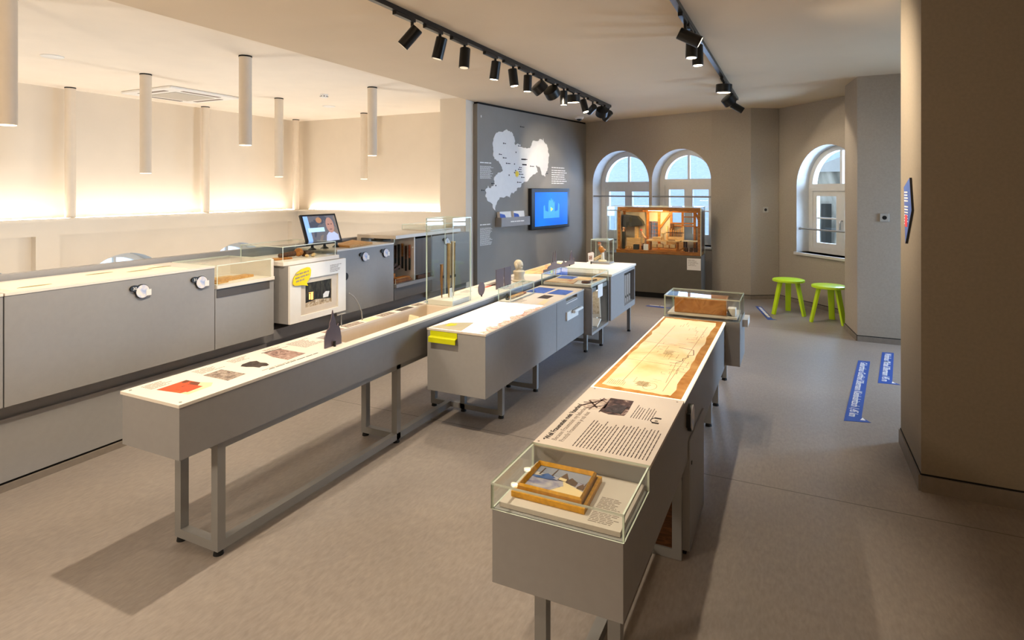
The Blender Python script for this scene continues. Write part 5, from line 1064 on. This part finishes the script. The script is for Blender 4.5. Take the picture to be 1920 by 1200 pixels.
# ------------------------------------------------------------------ stools, sockets, signs, floor stickers
t = thing('stool', (0,0,0), 'lime green three legged stool standing left, below the arched window', 'stool', 'lime green stools')
MB().lathe([(.185,0),(.192,.004),(.192,.026),(.185,.03)], (0,0,.42), 40).build('seat', 'lime', t, smooth=True)
for k in range(3):
    a = 2*PI*k/3; mb = MB(); d = Vector((math.cos(a), math.sin(a), 0)); s_ = Z_.cross(d)
    top = d*.115 + Z_*.42; bot = d*.205
    vs = [bot - s_*.032 - d*.014, bot + s_*.032 - d*.014, bot + s_*.032 + d*.014, bot - s_*.032 + d*.014, top - s_*.036 - d*.015, top + s_*.036 - d*.015, top + s_*.036 + d*.015, top - s_*.036 + d*.015]
    mb.add(vs, [(0,3,2,1),(4,5,6,7),(0,1,5,4),(1,2,6,5),(2,3,7,6),(3,0,4,7)]); mb.build('leg', 'lime', t, bevel=.004)
t.location = (-.072, 8.42, 0); t.rotation_euler = (0,0,math.radians(92))
dup(t, (.375, 8.09, 0), math.radians(78), 'lime green three legged stool standing right, partly hidden by the pier', 'lime green stools')
def socket(C, nrm, right, lb):
    C = Vector(C); nrm = Vector(nrm).normalized(); right = Vector(right).normalized(); t = thing('wall_socket', C, lb, 'socket')
    MB().prism([(-.042,-.042),(.042,-.042),(.042,.042),(-.042,.042)], C, right, Z_, .010).build('plate', M.setdefault('socket_grey', mat('socket_plastic', '#aaa69e', .5, var=.02)), t, bevel=.003)
    MB().prism([(.021*math.cos(a*PI/12), .021*math.sin(a*PI/12)) for a in range(24)], C + nrm*.0102, right, Z_, .001).build('insert', 'black', t)
ps = (Vector((-.21,9.52,0)) - Vector((-.58,9.29,0))).normalized()
socket(Vector((-.39,9.408,1.315)) + Vector((ps.y,-ps.x,0))*.001, (ps.y,-ps.x,0), ps, 'white wall socket on the bluish narrow wall left of the stools')
socket((.845,7.2195,1.315), (0,-1,0), (1,0,0), 'white wall socket on the grey pier right of the stools')
t = thing('arrow_sign', (.60,4.1,1.45), 'tall blue pointed sign with white text on the right wall edge', 'sign')
pts = [(-4.229,1.619),(-4.034,1.673),(-3.968,1.489),(-4.174,1.283)]
MB().prism(pts, (.6065,0,0), -Y_, Z_, .012, 0, 1).build('board', ['sign_blue', 'black'], t)
lines('white_text', (.594,4.205,1.585), -Y_, Z_, .13, .017, 4, 'ink_white', t, .45, .25); lines('white_text', (.594,4.20,1.50), -Y_, Z_, .13, .017, 7, 'ink_white', t, .45, .25)
MB().prism([(-4.18,1.385),(-4.10,1.385),(-4.10,1.455),(-4.18,1.455)], (.594,0,0), -Y_, Z_, .001).build('red_tag', 'sign_red', t)
def sticker(corners, tail, body, size, lb, tri, o=None):
    """blue foil arrow on the floor, writing running towards the viewer"""
    c = [Vector((a,b,0)) for a, b in corners]; ctr = sum(c, Vector())/4; t = thing('floor_sticker', (ctr.x,ctr.y,.0), lb, 'floor sticker', 'blue floor stickers')
    MB().prism([(p.x,p.y) for p in c[:2]] + [(c[2].x,c[2].y)] + tail + [(c[3].x,c[3].y)], (0,0,.0004), X_, Y_, .0012).build('foil', 'blue_film', t)
    d = (c[3]-c[0]).normalized(); up = Z_.cross(d); L = (c[3]-c[0]).length
    if body:
        W = (c[1]-c[0]).length
        o = text('lettering', body, size, Vector((c[0].x,c[0].y,.0018)) + d*L*.03 + up*W*.24, d, up, 'ink_white', t, bold=.0005)
        wd = max((v.co.dot(d) for v in o.data.vertices)) - min((v.co.dot(d) for v in o.data.vertices)); k = L*.9/wd
        base = min((v.co.dot(d) for v in o.data.vertices))
        for v in o.data.vertices: q = v.co.dot(d) - base; v.co += d*q*(k-1)
    if not body: lines('lettering', Vector((c[0].x,c[0].y,.0017)) + d*L*.08 + up*(c[1]-c[0]).length*.35, d, up, L*.8, .055, 1, 'ink_white', t, .6, .05, .0004)
    if tri: MB().prism(tri, (0,0,.0018), X_, Y_, .0006).build('arrow_mark', 'ink_white', t)
sticker([(.538,6.391),(.636,6.40),(.425,4.80),(.307,4.676)], [(.475,4.715)], 'Geburtshaus Gottfried Silbermann Kleinbobritzsch 1,45 km', .078, 'long blue floor sticker with white lettering in the middle of the aisle', [(.41,4.735),(.43,4.79),(.445,4.74)])
sticker([(.779,6.82),(.879,6.836),(.735,5.80),(.623,5.716)], [(.787,5.735)], 'Wohnhaus Michael Silbermann 145 m', .078, 'shorter blue floor sticker with white lettering next to the right wall', [(.725,5.755),(.735,5.80),(.755,5.755)])
sticker([(-.492,8.778),(-.413,8.774),(-.245,7.99),(-.30,7.913)], [(-.19,7.95)], '', .05, 'small blue floor sticker in front of the left lime stool', None)
sticker([(-1.85,8.185),(-1.86,8.12),(-1.56,8.09),(-1.52,8.165)], [(-1.50,8.07)], '', .05, 'small blue floor sticker before the dark plinth of the workshop', None)
# ------------------------------------------------------------------ outside
M['roof_tile'] = art('pale_roof_tiles', ['#9fb2cf', '#c9d8ec', '#b3c5df', '#dbe6f5'], 5, .7, 0, (1,8,8), 1.5, 'LINEAR')
mb = MB(); mb.add([(-9,13.0,-1.0),(3,13.0,-1.0),(3,17.5,4.6),(-9,17.5,4.6),(-9,17.7,-1),(3,17.7,-1)], [(0,1,2,3),(0,3,4),(1,5,2),(3,2,5,4),(0,4,5,1)])
tag(mb.build('neighbour_roof', 'roof_tile'), 'pale tiled roof outside behind the two arched windows', 'roof')
M['facade'] = art('weathered_stone', ['#6c6a62', '#8b887d', '#b5b0a2', '#d6d2c8'], 3, .9, 0, (1,1,.4), .8, 'LINEAR')
t = thing('neighbour_house', (1.2,13.2,-3), 'grey stone house outside behind the window over the stools', 'building')
mb = MB(); mb.box(.25,12.5,-3,1.05,14,1.95); mb.box(1.05,12.3,-3,2.6,14,3.4); mb.build('wall', 'facade', t)
mb = MB(); mb.prism([(.15,1.95),(1.05,1.95),(1.05,2.35)], (0,12.45,0), X_, Z_, -1.5); mb.build('roof', 'reveal', t)
MB().box(.45,12.47,.4,.62,12.5,1.35).build('window', 'iron', t); MB().box(.80,12.47,.4,.95,12.5,1.35).build('window', 'iron', t)
# ------------------------------------------------------------------ light
w = bpy.data.worlds.new('daylight'); sc.world = w; w.use_nodes = True
bg = w.node_tree.nodes['Background']; bg.inputs['Color'].default_value = (.62, .80, 1.0, 1); bg.inputs['Strength'].default_value = 2.0
def point_light(name, loc, power, col, r=.15):
    l = bpy.data.lights.new(name, 'POINT'); l.energy = power; l.color = col; l.shadow_soft_size = r
    o = bpy.data.objects.new(name, l); COL.objects.link(o); o.location = loc
# fill points added in the unseen lower hall and behind the camera
for y in (.5, 3.2, 6.0): point_light('hall_fill', (-6.2, y, .1), 60, (1,.93,.85))
for k, (x, y, z) in enumerate(tubes[:6]): lamp_at((x, y, z-.02), (0,0,-1), 14, 120, .6, (1,.90,.78), .05)
point_light('hall_fill', (-5.0, 4.9, .7), 26, (1,.90,.78))  # added low in the void to brighten the cream pillar
point_light('workshop_fill', (-1.80, 8.90, 1.22), 5.5, (1,.70,.36), .03)  # point light added to brighten the miniature workshop
point_light('room_fill', (-3.0, -.7, 1.9), 125, (1,.84,.66)); point_light('room_fill', (.2, -1.0, 2.2), 30, (1,.74,.50))  # unseen fill, added to lift the room and the near ceiling
def area(name, loc, d, sx, sy, power, col, portal=False, spread=180):
    l = bpy.data.lights.new(name, 'AREA'); l.shape = 'RECTANGLE'; l.size = sx; l.size_y = sy; l.energy = power; l.color = col; l.spread = math.radians(spread)
    o = bpy.data.objects.new(name, l); COL.objects.link(o); o.location = loc; o.rotation_euler = Vector(d).to_track_quat('-Z', 'Y').to_euler()
    if portal: l.cycles.is_portal = True
    return o
for c in (.745, 1.852): area('daylight_portal', A + u*c + Z_*1.5 - n*.5, n, 1.0, 1.7, 1, (1,1,1), True)
area('daylight_portal', A3 + u3*.905 + Z_*1.45 - n3*.4, n3, 1.0, 1.7, 1, (1,1,1), True)
area('daylight_portal', A4 + u4*.85 + Z_*1.35 - n4*.4, n4, 1.2, 1.9, 1, (1,1,1), True)
# skylight through the two right-hand windows
area('window_daylight', A3 + u3*.905 + Z_*1.6 - n3*.9, n3 - Z_*.3, 1.0, 1.4, 150, (.48,.70,1))
area('window_daylight', A4 + u4*.85 + Z_*1.5 - n4*.6, n4 - Z_*.25 - Y_*.35, 1.2, 1.6, 100, (.50,.72,1), spread=110)
for c in (.745, 1.852): area('window_daylight', A + u*c + Z_*1.7 - n*.9, n - Z_*.3, .9, 1.2, 45, (.42,.63,1))

# ------------------------------------------------------------------ camera
F_PX = 1101.7
cam = bpy.data.cameras.new('camera'); co = bpy.data.objects.new('camera', cam); COL.objects.link(co)
co.location = (0, 0, 1.6); co.rotation_euler = (PI/2, 0, math.atan(530/F_PX))
cam.sensor_fit = 'HORIZONTAL'; cam.sensor_width = 36; cam.lens = 36*F_PX/1920; cam.shift_y = -243/1920; cam.clip_start = .05; cam.clip_end = 100
sc.camera = co
sc.view_settings.view_transform = 'Standard'; sc.view_settings.look = 'None'; sc.view_settings.gamma = 1; sc.view_settings.use_curve_mapping = False
sc.view_settings.exposure = 0.12
sc.cycles.transparent_max_bounces = 32; sc.cycles.max_bounces = 10; sc.cycles.diffuse_bounces = 5; sc.cycles.glossy_bounces = 4
sc.cycles.sample_clamp_indirect = 6.0; sc.cycles.use_denoising = True
